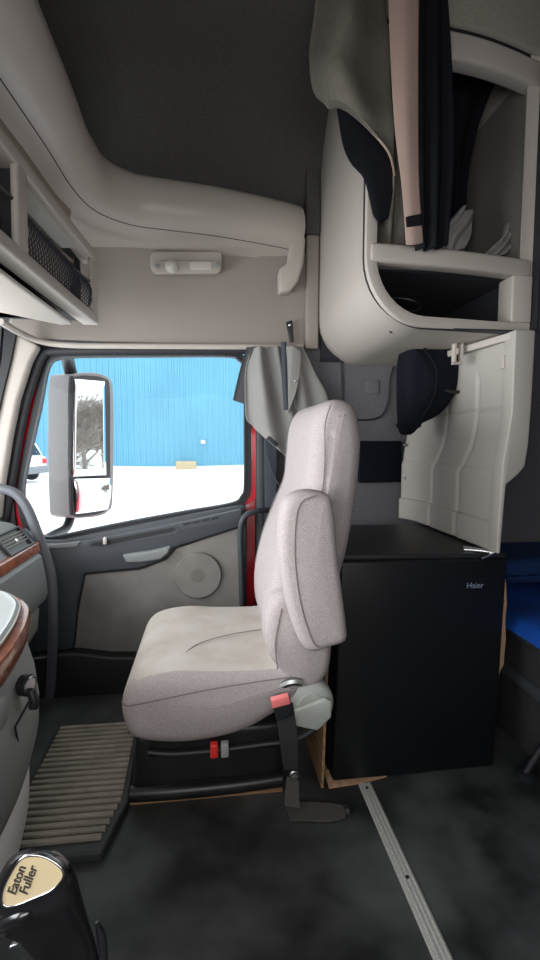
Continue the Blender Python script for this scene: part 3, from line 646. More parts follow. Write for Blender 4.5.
def clothes():
    # grey jacket slung out over the edge of the cupboard
    j = thing('jacket', 'taupe grey jacket draped over the front corner of the cupboard', 'jacket', AY(350, 245, 1.22))
    rows = [[AY(x, y, v) for x, y, v in r] for r in [
        [(317, -30, 1.20), (335, -30, 1.16), (360, -30, 1.15), (385, -30, 1.20)],
        [(315, 10, 1.19), (335, 10, 1.14), (360, 10, 1.13), (386, 10, 1.19)],
        [(310, 55, 1.19), (330, 55, 1.13), (362, 55, 1.13), (389, 55, 1.19)],
        [(317, 88, 1.19), (336, 96, 1.14), (370, 110, 1.14), (391, 110, 1.19)],
        [(328, 105, 1.19), (345, 107, 1.15), (376, 130, 1.15), (393, 150, 1.19)],
        [(332, 106, 1.20), (352, 113, 1.17), (386, 150, 1.16), (395, 175, 1.20)]]]
    cloth('body', rows, M['jacket'], j, 44, 44, lambda u, v: (0, .018*math.sin(u*9+v*2)*math.sin(v*3.1+.2)+.007*math.sin(u*5-v*19)*math.sin(v*3.1), 0), .004)
    hem = smooth_path([(rows[-1][k]) for k in range(4)], 10)
    tube('hem', [q+Vector((0, -.001+.018*math.sin(i/ (len(hem)-1)*9+2)*math.sin(3.3), 0)) for i, q in enumerate(hem)], .003, M['strap'], j, 6)
    rows = [[AY(x, y, v) for x, y, v in r] for r in [
        [(386, 128, 1.23), (391, 128, 1.21), (396, 128, 1.23)],
        [(388, 160, 1.24), (393, 160, 1.21), (399, 160, 1.24)],
        [(385, 190, 1.26), (393, 190, 1.22), (402, 190, 1.25)],
        [(378, 225, 1.29), (391, 225, 1.26), (404, 225, 1.28)],
        [(374, 247, 1.32), (390, 247, 1.30), (405, 247, 1.31)]]]
    cloth('sleeve', rows, M['jacket'], j, 24, 30, lambda u, v: (0, .014*math.sin(u*12), 0), .005)
    rows = [[AY(x, y, v) for x, y, v in r] for r in [
        [(336, 104, 1.195), (360, 104, 1.19), (386, 125, 1.195)],
        [(343, 145, 1.20), (365, 145, 1.195), (393, 158, 1.20)],
        [(352, 165, 1.205), (371, 168, 1.20), (394, 172, 1.205)],
        [(364, 178, 1.21), (375, 195, 1.21), (392, 195, 1.215)],
        [(373, 215, 1.225), (379, 222, 1.225), (388, 218, 1.23)]]]
    cloth('lining', rows, M['black_cloth'], j, 24, 24, None, .004)
    # wide strap
    s = thing('wide_strap', 'wide pinkish beige webbing strap hanging in the cupboard mouth', 'strap', AY(412, 245, 1.2))
    rows = [[AY(x, y, v) for x, y, v in r] for r in [[(388, -30, 1.12), (404, -30, 1.11), (419, -30, 1.12)], [(390, 50, 1.12), (405, 50, 1.11), (418, 50, 1.12)], [(395, 130, 1.14), (407, 130, 1.13), (418, 130, 1.14)], [(402, 190, 1.16), (410, 190, 1.155), (419, 190, 1.16)], [(406, 245, 1.19), (414, 245, 1.185), (423, 243, 1.19)]]]
    cloth('webbing', rows, M['strap'], s, 12, 40, None, .004)
    cloth('keeper', [[AY(406, 217, 1.165), AY(421, 214, 1.165)], [AY(407, 227, 1.168), AY(422, 225, 1.168)]], M['black_cloth'], s, 6, 6, None, .006)
    # black garments
    def garment(label, cols, dep, amp):
        g = [[AY(x, y, v+dep) for x, y, v in r] for r in cols]
        tag(cloth('garment', g, M['black_cloth'], None, 40, 40, lambda u, v: (0, amp*math.sin(u*17+v*2)*(.4+.6*v), 0), .006), label, 'clothing', 'black clothes in the cupboard')
    garment('black coat hanging in the cupboard directly behind the beige strap', [[(412, -30, 1.19), (430, -30, 1.17), (444, -30, 1.19)], [(412, 60, 1.195), (430, 60, 1.175), (449, 60, 1.195)], [(414, 160, 1.20), (432, 160, 1.18), (452, 160, 1.20)], [(418, 249, 1.215), (432, 249, 1.20), (446, 246, 1.215)]], .0, .014)
    garment('black garment hanging deep in the cupboard beside the grey lining', [[(445, 62, 1.42), (470, 62, 1.40), (500, 70, 1.45)], [(445, 120, 1.44), (458, 120, 1.42), (478, 122, 1.46)], [(446, 180, 1.46), (455, 180, 1.44), (466, 180, 1.47)], [(446, 240, 1.48), (455, 240, 1.46), (464, 240, 1.48)]], .05, .012)
    # rags on the cupboard shelf
    def rag(label, rows_, m='grey_cloth'):
        tag(cloth('rag', [[AY(*q) for q in r] for r in rows_], M[m], None, 24, 24, lambda u, v: (0, .010*math.sin(u*14+v*5), .003*math.sin(u*9)), .003), label, 'cloth', 'rags on the cupboard shelf')
    rag('crumpled pale grey rag poking up on the cupboard shelf', [[(460, 210, 1.38), (466, 207, 1.37), (474, 217, 1.39)], [(446, 226, 1.36), (460, 222, 1.34), (472, 228, 1.37)], [(436, 236, 1.34), (452, 236, 1.31), (468, 240, 1.34)], [(434, 249, 1.33), (450, 250, 1.30), (463, 251, 1.33)]])
    rag('smaller pale rag at the far end of the cupboard shelf', [[(506, 226, 1.40), (508, 224, 1.39), (511, 228, 1.40)], [(502, 238, 1.39), (507, 236, 1.38), (511, 238, 1.39)], [(493, 246, 1.38), (500, 247, 1.36), (508, 250, 1.38)], [(484, 254, 1.37), (494, 255, 1.35), (504, 256, 1.37)]])
    # ring of cable in the lower bay
    q = AY(405, 306, 1.40); P = [q+Vector((.062*math.cos(a*.2618), .03*math.sin(a*.2618)+.03, .012+.028*math.sin(a*.2618))) for a in range(25)]
    tag(tube('cable_coil', P, .004, M['black'], None, 8), 'coiled black cable lying in the lower cupboard bay', 'cable')
clothes()

# ================================================================== CURTAIN, HOOK, BELT
def curtain():
    c = thing('curtain', 'grey cloth curtain bunched and tied beside the passenger window', 'curtain', AY(280, 465, 1.88))
    R = lambda rr: [[AY(x, y, v) for x, y, v in r] for r in rr]
    cloth('back_flap', R([[(247, 347, 1.90), (254, 347, 1.89), (262, 347, 1.90)], [(240, 370, 1.90), (250, 372, 1.885), (260, 372, 1.89)], [(233, 400, 1.90), (244, 404, 1.885), (256, 407, 1.89)]]), M['curtain_dark'], c, 20, 24, lambda u, v: (0, .006*math.sin(u*9), 0), .003)
    cloth('main_drape', R([[(252, 348, 1.88), (262, 347, 1.86), (276, 347, 1.88), (286, 347, 1.87)],
        [(246, 368, 1.87), (262, 366, 1.84), (278, 368, 1.87), (288, 372, 1.86)],
        [(245, 392, 1.86), (264, 394, 1.82), (284, 402, 1.85), (296, 410, 1.85)],
        [(246, 418, 1.85), (266, 424, 1.81), (290, 432, 1.83), (308, 436, 1.84)],
        [(252, 425, 1.85), (270, 440, 1.81), (288, 453, 1.82), (302, 463, 1.83)],
        [(254, 428, 1.85), (272, 444, 1.82), (288, 458, 1.82), (300, 468, 1.83)]]), M['curtain'], c, 60, 50,
        lambda u, v: (0, .020*math.sin(u*15+1-v*3.0)*(1-v*.85), .0), .003)
    cloth('rear_drape', R([[(284, 346, 1.90), (294, 346, 1.87), (302, 347, 1.89)], [(284, 380, 1.90), (302, 378, 1.86), (315, 374, 1.89)], [(286, 410, 1.90), (308, 408, 1.85), (328, 400, 1.88)], [(290, 440, 1.89), (312, 440, 1.85), (332, 440, 1.88)]]), M['curtain'], c, 36, 36,
        lambda u, v: (0, .012*math.sin(u*11+v), 0), .003)
    cloth('lapel', R([[(286, 347, 1.855), (293, 346, 1.845), (301, 352, 1.85)], [(286, 375, 1.845), (291, 375, 1.835), (300, 372, 1.84)], [(286, 412, 1.825), (289, 411, 1.82), (296, 392, 1.825)]]), M['curtain'], c, 14, 24, None, .004)
    cloth('tie_band', R([[(281, 342, 1.865), (284, 342, 1.855), (286, 342, 1.86)], [(282, 375, 1.845), (285, 375, 1.835), (287, 375, 1.84)], [(284, 410, 1.825), (286, 410, 1.82), (288, 410, 1.82)]]), M['webbing_grey'], c, 8, 20, None, .004)
    prism('fastener_tab', [AY(x, y, 1.795) for x, y in [(266, 439), (269, 436), (279, 444), (276, 447)]], (0, .006, 0), M['black'], c, bevel=.001)
    lathe('snap', [(.005, 0), (.005, .003), (.001, .005)], AY(295.5, 381, 1.832), (0, -1, 0), M['chrome'], c, 12)
    h = thing('hook_strap', 'short black leather tab with snap on the header above the curtain', 'hook', AY(292, 348, 1.93))
    prism('tab', [AY(x, y, 1.915) for x, y in [(286, 322), (292, 320), (293, 326), (294, 342), (290, 342)]], (0, .008, 0), M['black'], h, bevel=.002)
    lathe('snap', [(.006, 0), (.006, .004), (.001, .006)], AY(289.5, 325, 1.913), (0, -1, 0), M['chrome'], h, 14)
    b = thing('seat_belt', 'dark grey seat belt webbing hanging on the black door post', 'belt', AY(272, 600, 1.93))
    cloth('webbing', R([[(264, 432, 1.94), (270, 432, 1.938), (277, 432, 1.94)], [(265, 520, 1.935), (271, 520, 1.933), (277, 520, 1.935)], [(264, 610, 1.935), (271, 610, 1.933), (278, 610, 1.935)]]), M['webbing_grey'], b, 8, 30, None, .003)
    tube('cord', smooth_path([AY(x, y, 1.92) for x, y in [(265, 440), (268, 458), (275, 478), (284, 490), (290, 497)]], 8), .003, M['webbing_grey'], b, 6)
curtain()

def lamp():
    l = thing('map_lamp', 'oblong grey map lamp with two lenses on the header panel', 'lamp', AY(186, 274, 1.90))
    n = (0, -.97, -.25)
    def rr(x0, y0, x1, y1, r, Y):
        pts = []
        for cx, cy, a0 in ((x1-r, y0+r, -90), (x1-r, y1-r, 0), (x0+r, y1-r, 90), (x0+r, y0+r, 180)):
            for i in range(5):
                q = math.radians(a0+90*i/4); pts.append(AY(cx+r*math.cos(q), cy+r*math.sin(q), Y))
        return pts
    prism('base', rr(150, 251, 222, 270, 5, 1.835), (0, .06, 0), M['plastic'], l, bevel=.006)
    prism('bezel', rr(153, 260, 221, 273, 5, 1.825), (0, .02, 0), M['plastic'], l, bevel=.004)
    prism('reading_lens', rr(190, 261.5, 212, 269.5, 2, 1.821), (0, .008, 0), M['lens'], l, bevel=.002)
    lathe('spot_lens', [(.024, 0), (.022, .008), (.014, .016), (.002, .019)], AY(172, 267, 1.825), (0, -.8, -.6), M['lens'], l, 24)
    for x, y in ((157, 266), (217, 265)):
        lathe('switch', [(.008, 0), (.008, .004), (.002, .006)], AY(x, y, 1.824), (0, -1, -.2), M['dash'], l, 16)
lamp()

# ================================================================== FRONT CUBBIES WITH NETS
def cubbies():
    c = thing('overhead_cubby', 'grey overhead storage unit with two netted cubbies at the windscreen', 'cupboard', (-.42, 1.2, 1.35))
    # its face: a slightly bowed upright plane running along the windscreen
    fx = lambda y: -.352-.075*((1.64-y)/1.6)**.8 if y < 1.64 else -.352
    z0, z1 = 1.352, 1.575
    def F3(y, z, d=0): return Vector((fx(y)+(z-1.46)*.02+d, y, z))
    ys = [-.2, .3, .55, .85, 1.0, 1.15, 1.3, 1.45, 1.6, 1.64]
    op = [(-.15, .44), (.49, 1.075), (1.125, 1.588)]     # openings
    V = []; Fc = []
    outer = [F3(y, z1) for y in ys] + [F3(y, z0) for y in reversed(ys)]
    def strip(a, b, za, zb, dep=.03):
        n = 8; out = []
        for i in range(n+1): y = a+(b-a)*i/n; out.append(F3(y, za))
        for i in range(n, -1, -1): y = a+(b-a)*i/n; out.append(F3(y, zb))
        return [q for q in out]
    geos = []
    def slab(poly, dx):
        n = len(poly); v = poly+[q+Vector((dx, 0, 0)) for q in poly]
        f = [tuple(range(n)), tuple(range(2*n-1, n-1, -1))]+[(i, (i+1) % n, n+(i+1) % n, n+i) for i in range(n)]; return v, f
    fr = []
    for za, zb in ((1.541, z1), (z0, 1.384)): fr.append(slab(strip(-.2, 1.64, za, zb), -.05))
    for a, b in ((-.2, -.15), (.44, .49), (1.075, 1.125), (1.588, 1.64)): fr.append(slab(strip(a, b, z0+.002, z1-.002), -.016))
    multi('face_frame', fr, M['plastic'], c, bevel=.006)
    for a, b in op:
        mid = (a+b)/2
        # dark pocket
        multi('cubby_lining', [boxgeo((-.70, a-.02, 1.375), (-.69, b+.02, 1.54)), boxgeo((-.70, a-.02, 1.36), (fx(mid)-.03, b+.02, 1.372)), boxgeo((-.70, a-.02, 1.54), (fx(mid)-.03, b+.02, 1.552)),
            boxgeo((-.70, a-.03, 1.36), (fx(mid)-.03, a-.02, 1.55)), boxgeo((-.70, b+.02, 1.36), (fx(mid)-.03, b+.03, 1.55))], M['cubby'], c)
        # net: crossing cords, sagging a little, with an elastic hem
        g = []; n = int((b-a)/.016)
        for i in range(-8, n+1):
            for s in (1, -1):
                pts = []
                for k in range(9):
                    z = 1.388+.085*k/8; y = a+(b-a)*((i+(s*.5+.5)*0)/n)+s*(k/8)*.085*(1 if s > 0 else 1)+(0.0 if s > 0 else .085)
                    if a <= y <= b: pts.append(F3(y, z, -.012+.010*math.sin(math.pi*k/8)))
                if len(pts) > 2: g.append(tube_geo(pts, .0013, 4))
        if a > .5: multi('net', g, M['net'], c)
        tube('net_hem', [F3(a+(b-a)*i/12, 1.474-.012*math.sin(math.pi*i/12), -.012) for i in range(13)], .004, M['black'], c, 8)
    # hinged flap standing half closed over the passenger bay
    fl = slab([F3(1.13, 1.540, -.016), F3(1.50, 1.540, -.016), F3(1.44, 1.514, -.040), F3(1.13, 1.508, -.040)], -.008)
    multi('flap', [fl], M['dash_light'], c, bevel=.002)
    # underside tray door, hanging a little below
    u = [(-.415, -.2), (-.43, .6), (-.43, 1.02), (-.422, 1.30), (-.412, 1.52), (-.44, 1.53), (-.56, 1.40), (-.70, 1.28), (-.75, 1.2), (-.75, -.2)]
    un = thing('overhead_flap', 'pale grey flat overhead flap under the front cubbies', 'flap', (-.55, .8, 1.325))
    prism('panel', [(x, y, 1.325) for x, y in u], (0, 0, .012), M['plastic'], un, bevel=.004)
    tube('edge_bead', smooth_path([(x, y, 1.331) for x, y in u[:5]], 6), .006, M['plastic'], un, 8)
    box('cubby_floor', (-1.14, -.2, 1.36), (-.44, 1.60, 1.372), M['black'], c, 0)
cubbies()

# ================================================================== DASHBOARD
def dash():
    d = thing('dashboard', 'grey dashboard with wood strip and air vent beside the door', 'dashboard', (-.75, 1.2, .28))
    prof = [(-1.19, .60), (-1.19, .72), (-.95, .715), (-.76, .708), (-.695, .695), (-.655, .668), (-.628, .632), (-.612, .622), (-.610, .588), (-.598, .575), (-.586, .50), (-.582, .44), (-.590, .418), (-.625, .40), (-.80, .385), (-1.19, .385)]
    V = []; F = []; st = [(1.77, .02), (1.765, .006), (1.755, 0), (1.5, 0), (1.256, 0)]
    n = len(prof)
    for y, ins in st:
        for x, z in prof: V.append((x-ins*(1 if x > -1.1 else 0), y, z+(-ins if z > .6 else (ins if z < .45 else 0))))
    for j in range(len(st)-1):
        for i in range(n): F.append((j*n+i, j*n+(i+1) % n, (j+1)*n+(i+1) % n, (j+1)*n+i))
    F.append(tuple(range(n))); F.append(tuple(range((len(st)-1)*n, len(st)*n)))
    mk('upper_body', V, F, M['dash'], d, angle=28)
    prism('wood_strip', [(-.620, 1.762, .628), (-.606, 1.762, .624), (-.602, 1.762, .590), (-.616, 1.762, .586)], (0, -.50, 0), M['burl'], d, bevel=.004)
    prism('lower_panel', [(-.62, 1.74, .40), (-.607, 1.745, .395), (-.612, 1.735, .32), (-.635, 1.72, .275), (-1.0, 1.72, .265), (-1.0, 1.74, .40)], (0, -.46, 0), M['dash_light'], d, bevel=.008)
    # vent on the sloping face
    c = Vector((-.644, 1.632, .652)); nrm = Vector((.80, 0, .60)).normalized(); up = Vector((-.60, 0, .80)); sd = Vector((0, 1, 0))
    def vq(a, b, o=0): return c+sd*a+up*b+nrm*o
    hw, hh = .095, .040
    ring('vent_frame', [vq(*q) for q in [(-hw, -hh), (hw, -hh), (hw, hh), (-hw, hh)]], [vq(*q) for q in [(-hw+.010, -hh+.006), (hw-.010, -hh+.006), (hw-.010, hh-.006), (-hw+.010, hh-.006)]], nrm*.012, M['black'], d, bevel=.002)
    prism('vent_throat', [vq(*q, .001) for q in [(-hw+.006, -hh+.004), (hw-.006, -hh+.004), (hw-.006, hh-.004), (-hw+.006, hh-.004)]], nrm*.002, M['black'], d)
    for i in range(4):
        b = -.0165+.011*i
        prism('vent_slat', [vq(-hw+.010, b, .004), vq(hw-.010, b, .004), vq(hw-.010, b+.004, .011), vq(-hw+.010, b+.004, .011)], up*.0015, M['dash_light'], d)
    prism('vent_tab', [vq(-.006, -.006, .010), vq(.006, -.006, .010), vq(.006, .004, .010), vq(-.006, .004, .010)], nrm*.004, M['chrome'], d)
    # console wing: tray top, wood band, side wall
    base = [(-.80, 1.235), (-.62, 1.235), (-.50, 1.205), (-.425, 1.12), (-.392, 1.03), (-.372, .93), (-.362, .82), (-.36, .6), (-.36, .35)]
    B = smooth_path([(a, b, 0) for a, b in base], 5); L = len(B)
    def off(dd, z):
        out = []
        for i, p in enumerate(B):
            t = (B[min(i+1, L-1)]-B[max(i-1, 0)]).normalized(); q = p+Vector((-t.y, t.x, 0))*dd; out.append(Vector((q.x, q.y, z)))
        return out
    def loft(name, secs, m, par=d, cap=True, **k):
        V = []; F = []
        for dd, z in secs: V += off(dd, z)
        for j in range(len(secs)-1):
            for i in range(L-1): F.append((j*L+i, j*L+i+1, (j+1)*L+i+1, (j+1)*L+i))
        if cap:
            for j in (0, len(secs)-1):
                q = len(V); V += [(-.80, .35, secs[j][1])]; F.append(tuple(j*L+i for i in range(L))+(q,))
        return mk(name, V, F, m, par, **k)
    cn = thing('console', 'grey centre console wing with wood band, power socket and pale foot', 'console', (-.6, .8, 0))
    loft('tray', [(-.014, .612), (-.010, .618), (-.012, .625), (-.018, .628), (-.028, .622)], M['dash'], cn)
    tube('tray_rim', off(-.011, .622), .0025, M['lens'], cn, 8)
    loft('wood_band', [(-.01, .614), (.006, .612), (.010, .60), (.004, .565), (-.006, .552), (-.012, .552)], M['burl'], cn)
    loft('side_wall', [(-.02, .556), (-.008, .553), (.002, .53), (.014, .48), (.020, .42), (.018, .37), (.006, .325), (-.02, .30)], M['dash_mid'], cn, angle=50)
    loft('foot', [(-.03, .302), (-.016, .292), (-.006, .25), (-.008, .19), (-.026, .12), (-.045, .05), (-.055, .0)], mat('pale console foot plastic', (232, 229, 222), .5), cn, angle=60)
    # round plug, socket and cover on the side wall
    X = -.362
    q = AX(27, 685, X+.012)
    nn = (.9, -.3, 0)
    s = lathe('power_socket', [(.020, -.01), (.020, .004), (.015, .007), (.013, .002), (.001, .002)], q, nn, M['black'], cn, 24)
    tube('socket_cap', smooth_path([q+Vector((.008, -.004, -.010)), q+Vector((.014, -.006, -.028)), q+Vector((.012, -.006, -.042))], 6), .009, M['black'], s, 10)
    lathe('socket_rim', [(.016, .006), (.018, .008), (.016, .010), (.014, .008)], q, nn, M['chrome'], s, 24)
    q = AX(1, 713, X+.015); lathe('round_plug', [(.026, -.006), (.026, .003), (.022, .005), (.001, .005)], q, (.99, .1, 0), M['dash_mid'], cn, 32)
    tube('cover_seam', [AX(30, 700, X+.022), AX(15, 727, X+.018), AX(22, 762, X+.006)], .0022, M['rubber'], cn, 6)
    # grab bar from the windscreen post down past the dash
    g = smooth_path([AY(x, y, v) for x, y, v in [(-14, 488, 1.80), (2, 489, 1.80), (16, 494, 1.80), (27, 508, 1.80), (37, 532, 1.80), (47, 560, 1.80), (52, 582, 1.80), (53, 620, 1.80), (52, 665, 1.83), (50, 700, 1.86)]], 8)
    tag(tube('grab_bar', g, 0.0175, M['bar_grey'], None, 14), 'dark grey curved grab bar in front of the passenger window', 'handle')
dash()

# ================================================================== FLOOR ITEMS
def floor_items():
    m = thing('floor_mat', 'ribbed dusty rubber floor mat in the passenger footwell', 'mat', (-.4, 1.38, 0))
    out = [AZ(103, 855, .0), AZ(127, 800, 0), AZ(126, 722, 0), AZ(56, 726, 0), AZ(-30, 868, 0)]
    pts = [(-.262, 1.085), (-.228, 1.24), (-.250, 1.60), (-.520, 1.60), (-.515, 1.085)]
    prism('rim', [(x, y, 0) for x, y in pts], (0, 0, .026), M['mat_rim'], m, bevel=.006)
    g = []
    for i in range(21):
        y = 1.118+.0233*i
        xr = -.275+.03*min(1, (y-1.1)/.14)-.012*max(0, (y-1.24)/.3); g.append(boxgeo((-.505, y, .024), (xr, y+.013, .036)))
    multi('ribs', g, M['mat'], m, bevel=.003, segs=2)
    # aluminium joint strip
    r = thing('floor_strip', 'ridged aluminium strip running across the black floor', 'strip', (.428, 1.0, 0))
    prof = [(.409, 0), (.411, .004), (.418, .005), (.419, .0065), (.4225, .0065), (.4235, .005), (.428, .005), (.429, .0065), (.4325, .0065), (.4335, .005), (.438, .005), (.439, .0065), (.4425, .0065), (.4435, .005), (.446, .004), (.448, 0)]
    prism('profile', [(x, .1, z) for x, z in prof], (0, 1.155, 0), M['alu'], r)
    for y in (1.235, .955, .66):
        lathe('screw', [(.0045, 0), (.0045, .0015), (.002, .002)], (.428, y, .0052), (0, 0, 1), M['black'], r, 12)
    # belt anchor on the floor by the seat
    a = thing('belt_anchor', 'black webbing belt anchor bolted to the floor behind the seat base', 'belt', (.27, 1.17, 0))
    R = lambda rr: [[AZ(x, y, z) for x, y, z in r] for r in rr]
    cloth('webbing', [[AZ(285, 803, .012), AZ(290, 821, .004)], [AZ(305, 802, .016), AZ(307, 821, .006)], [AZ(328, 803, .014), AZ(328, 822, .006)], [AZ(345, 806, .008), AZ(346, 818, .006)]], M['webbing_worn'], a, 10, 24, None, .006)
    cloth('webbing_loop', [[AY(287, 776, 1.19), AY(299, 780, 1.185)], [AY(285, 790, 1.18), AY(299, 792, 1.175)], [AY(284, 806, 1.16), AY(300, 808, 1.155)]], M['webbing_worn'], a, 10, 20, None, .007)
    for q, ax in ((AZ(347, 811, .004), (0, 0, 1)), (AY(294, 775, 1.185), (0, -1, .2))):
        lathe('bolt', [(.014, 0), (.014, .004), (.010, .006), (.009, .013), (.002, .014)], q, ax, M['steel'], a, 6)
floor_items()

def bunk():
    b = thing('lower_bunk', 'dark carpeted bunk base in the sleeper beside the fridge', 'bunk', (1.3, 1.0, 0))
    box('base', (.975, .2, 0), (1.98, 1.94, .36), M['bunk'], b, .01)
    box('upper_rail', (.955, .2, .205), (1.97, 1.94, .245), M['charcoal'], b, .008)
    box('deck', (.945, .2, .36), (1.97, 1.94, .392), M['bunk'], b, .006)
    mt = puff('mattress', [(.935, .40), (.925, .414), (.935, .432), (1.0, .438), (1.4, .44), (1.9, .438), (1.96, .425), (1.96, .40), (1.4, .398)], 'y', .2, 1.93, .012, M['blue'], None, n=80, crown=0)
    bl = puff('blanket', [(.97, .46), (.965, .50), (1.0, .535), (1.3, .545), (1.8, .53), (1.84, .49), (1.8, .455), (1.3, .45)], 'y', 1.60, 1.92, .03, mat('dark blue blanket', (20, 52, 104), .9, bump=(200, .3)), None, n=60)
    tag(bl, 'dark blue folded blanket at the wall end of the bunk', 'blanket')
    tag(mt, 'blue mattress lying on the dark sleeper bunk', 'mattress')
    f = AZ(526, 775, 0)
    l = tube('leg', [f+Vector((0, 0, .008)), f+Vector((.10, -.02, .20)), f+Vector((.115, -.022, .30))], .012, M['black'], b, 12)
    lathe('foot', [(.030, 0), (.030, .006), (.022, .012), (.001, .013)], f, (0, 0, 1), M['black'], l, 28)
bunk()

def shifter():
    s = thing('gear_shifter', 'black gear shifter knob with beige plate in the foreground', 'gear lever', (-.09, .45, 0))
    D = .42
    def K(x, y, dep): return Vector((0, 0, CAM_Z)) + _ray(x, y)*(dep/FPX)
    n = (-_F*1.0+Vector((0, 0, 1))*.35).normalized()
    # body: stacked outlines from the plate rim down to the collar, each a true section at its own distance
    top = [(0, 909), (-2, 896), (4, 878), (14, 862), (27, 853), (42, 852), (56, 858), (66, 868), (68, 878), (62, 890), (48, 901), (28, 909), (12, 913)]
    t1 = [(-8, 918), (-9, 900), (-2, 878), (10, 858), (26, 849), (44, 848), (60, 853), (70, 864), (74, 880), (70, 896), (56, 910), (30, 920), (8, 925)]
    t2 = [(-12, 930), (-13, 905), (-4, 880), (10, 860), (28, 851), (46, 850), (64, 857), (75, 872), (80, 892), (78, 912), (62, 926), (36, 934), (8, 938)]
    t3 = [(14, 938), (8, 920), (12, 896), (24, 878), (38, 868), (54, 868), (70, 878), (80, 894), (86, 912), (86, 930), (74, 942), (50, 946), (28, 946)]
    t4 = [(34, 960), (26, 945), (26, 925), (34, 910), (46, 900), (60, 900), (76, 906), (86, 916), (92, 930), (94, 948), (84, 962), (64, 970), (46, 970)]
    t5 = [(46, 985), (38, 970), (36, 952), (42, 938), (52, 930), (66, 928), (80, 930), (92, 940), (99, 955), (102, 972), (94, 988), (76, 996), (58, 996)]
    secs = [(top, .398), (t1, .406), (t2, .425), (t3, .445), (t4, .465), (t5, .49)]
    V = []; F = []; m_ = 52
    for P, dep in secs:
        q = [(p.x, p.y) for p in resample(smooth_path([(x, y, 0) for x, y in P], 8, True), m_)]
        V += [K(x, y, dep) for x, y in q]
    for j in range(len(secs)-1):
        for i in range(m_): F.append((j*m_+i, j*m_+(i+1) % m_, (j+1)*m_+(i+1) % m_, (j+1)*m_+i))
    F.append(tuple(range(m_))); F.append(tuple(range((len(secs)-1)*m_, len(secs)*m_)))
    kb = mk('knob', V, F, M['knob'], s, angle=60)
    pl = [(3, 905), (3, 892), (10, 876), (20, 861), (30, 857), (42, 858), (54, 864), (62, 872), (61, 880), (50, 891), (32, 899), (14, 906)]
    P = resample(smooth_path([(x, y, 0) for x, y in pl], 8, True), 48); cx = sum(p.x for p in P)/48; cy = sum(p.y for p in P)/48
    plate = prism('plate', [K(p.x, p.y, .3965) for p in P], _F*.003, M['plate'], kb)
    ring('plate_rim', [K(cx+(p.x-cx)*1.06, cy+(p.y-cy)*1.07, .3955) for p in P], [K(cx+(p.x-cx)*.985, cy+(p.y-cy)*.985, .3955) for p in P], _F*.004, M['chrome'], kb, bevel=.0006)
    nf = -_F
    xd = (K(26, 867, .39)-K(16, 893, .39))
    text('lettering', 'Eaton', K(17, 880, .396), xd, nf, .0108, M['ink'], plate, .0003, .00012)
    text('lettering', 'Fuller', K(28.5, 880, .396), xd, nf, .0108, M['ink'], plate, .0003, .00012)
    # range button and the lever under the knob
    tube('range_button', smooth_path([K(-6, 928, .412), K(10, 921, .404), K(24, 914, .402), K(36, 909, .404)], 6), [.006]*12+[.0057, .0052, .0045, .0036, .0026, .0015, .0004], M['knob'], kb, 10)
    prism('selector_tab', [K(x, y, .44) for x, y in [(22, 934), (29, 936), (20, 948), (8, 950), (9, 947), (17, 944)]], _F*.006, M['chrome'], kb, bevel=.001)
    ring_ = [K(x, y, .468) for x, y in t4]
    tube('collar', [K(97, 922, .472), K(101, 934, .474), K(103, 948, .476), K(104, 966, .48)], [.0015, .0045, .0045, .004], M['black'], s, 10)
    a = K(72, 958, .485)
    tube('lever', smooth_path([a, Vector((-.10, .46, .40)), Vector((-.085, .47, .2)), Vector((-.075, .475, .01))], 8), .016, M['steel'], s, 14)
    lathe('boot', [(.085, 0), (.085, .012), (.06, .03), (.05, .07), (.035, .11), (.022, .15), (.001, .15)], (-.08, .475, 0), (0, 0, 1), M['rubber'], s, 28)
shifter()

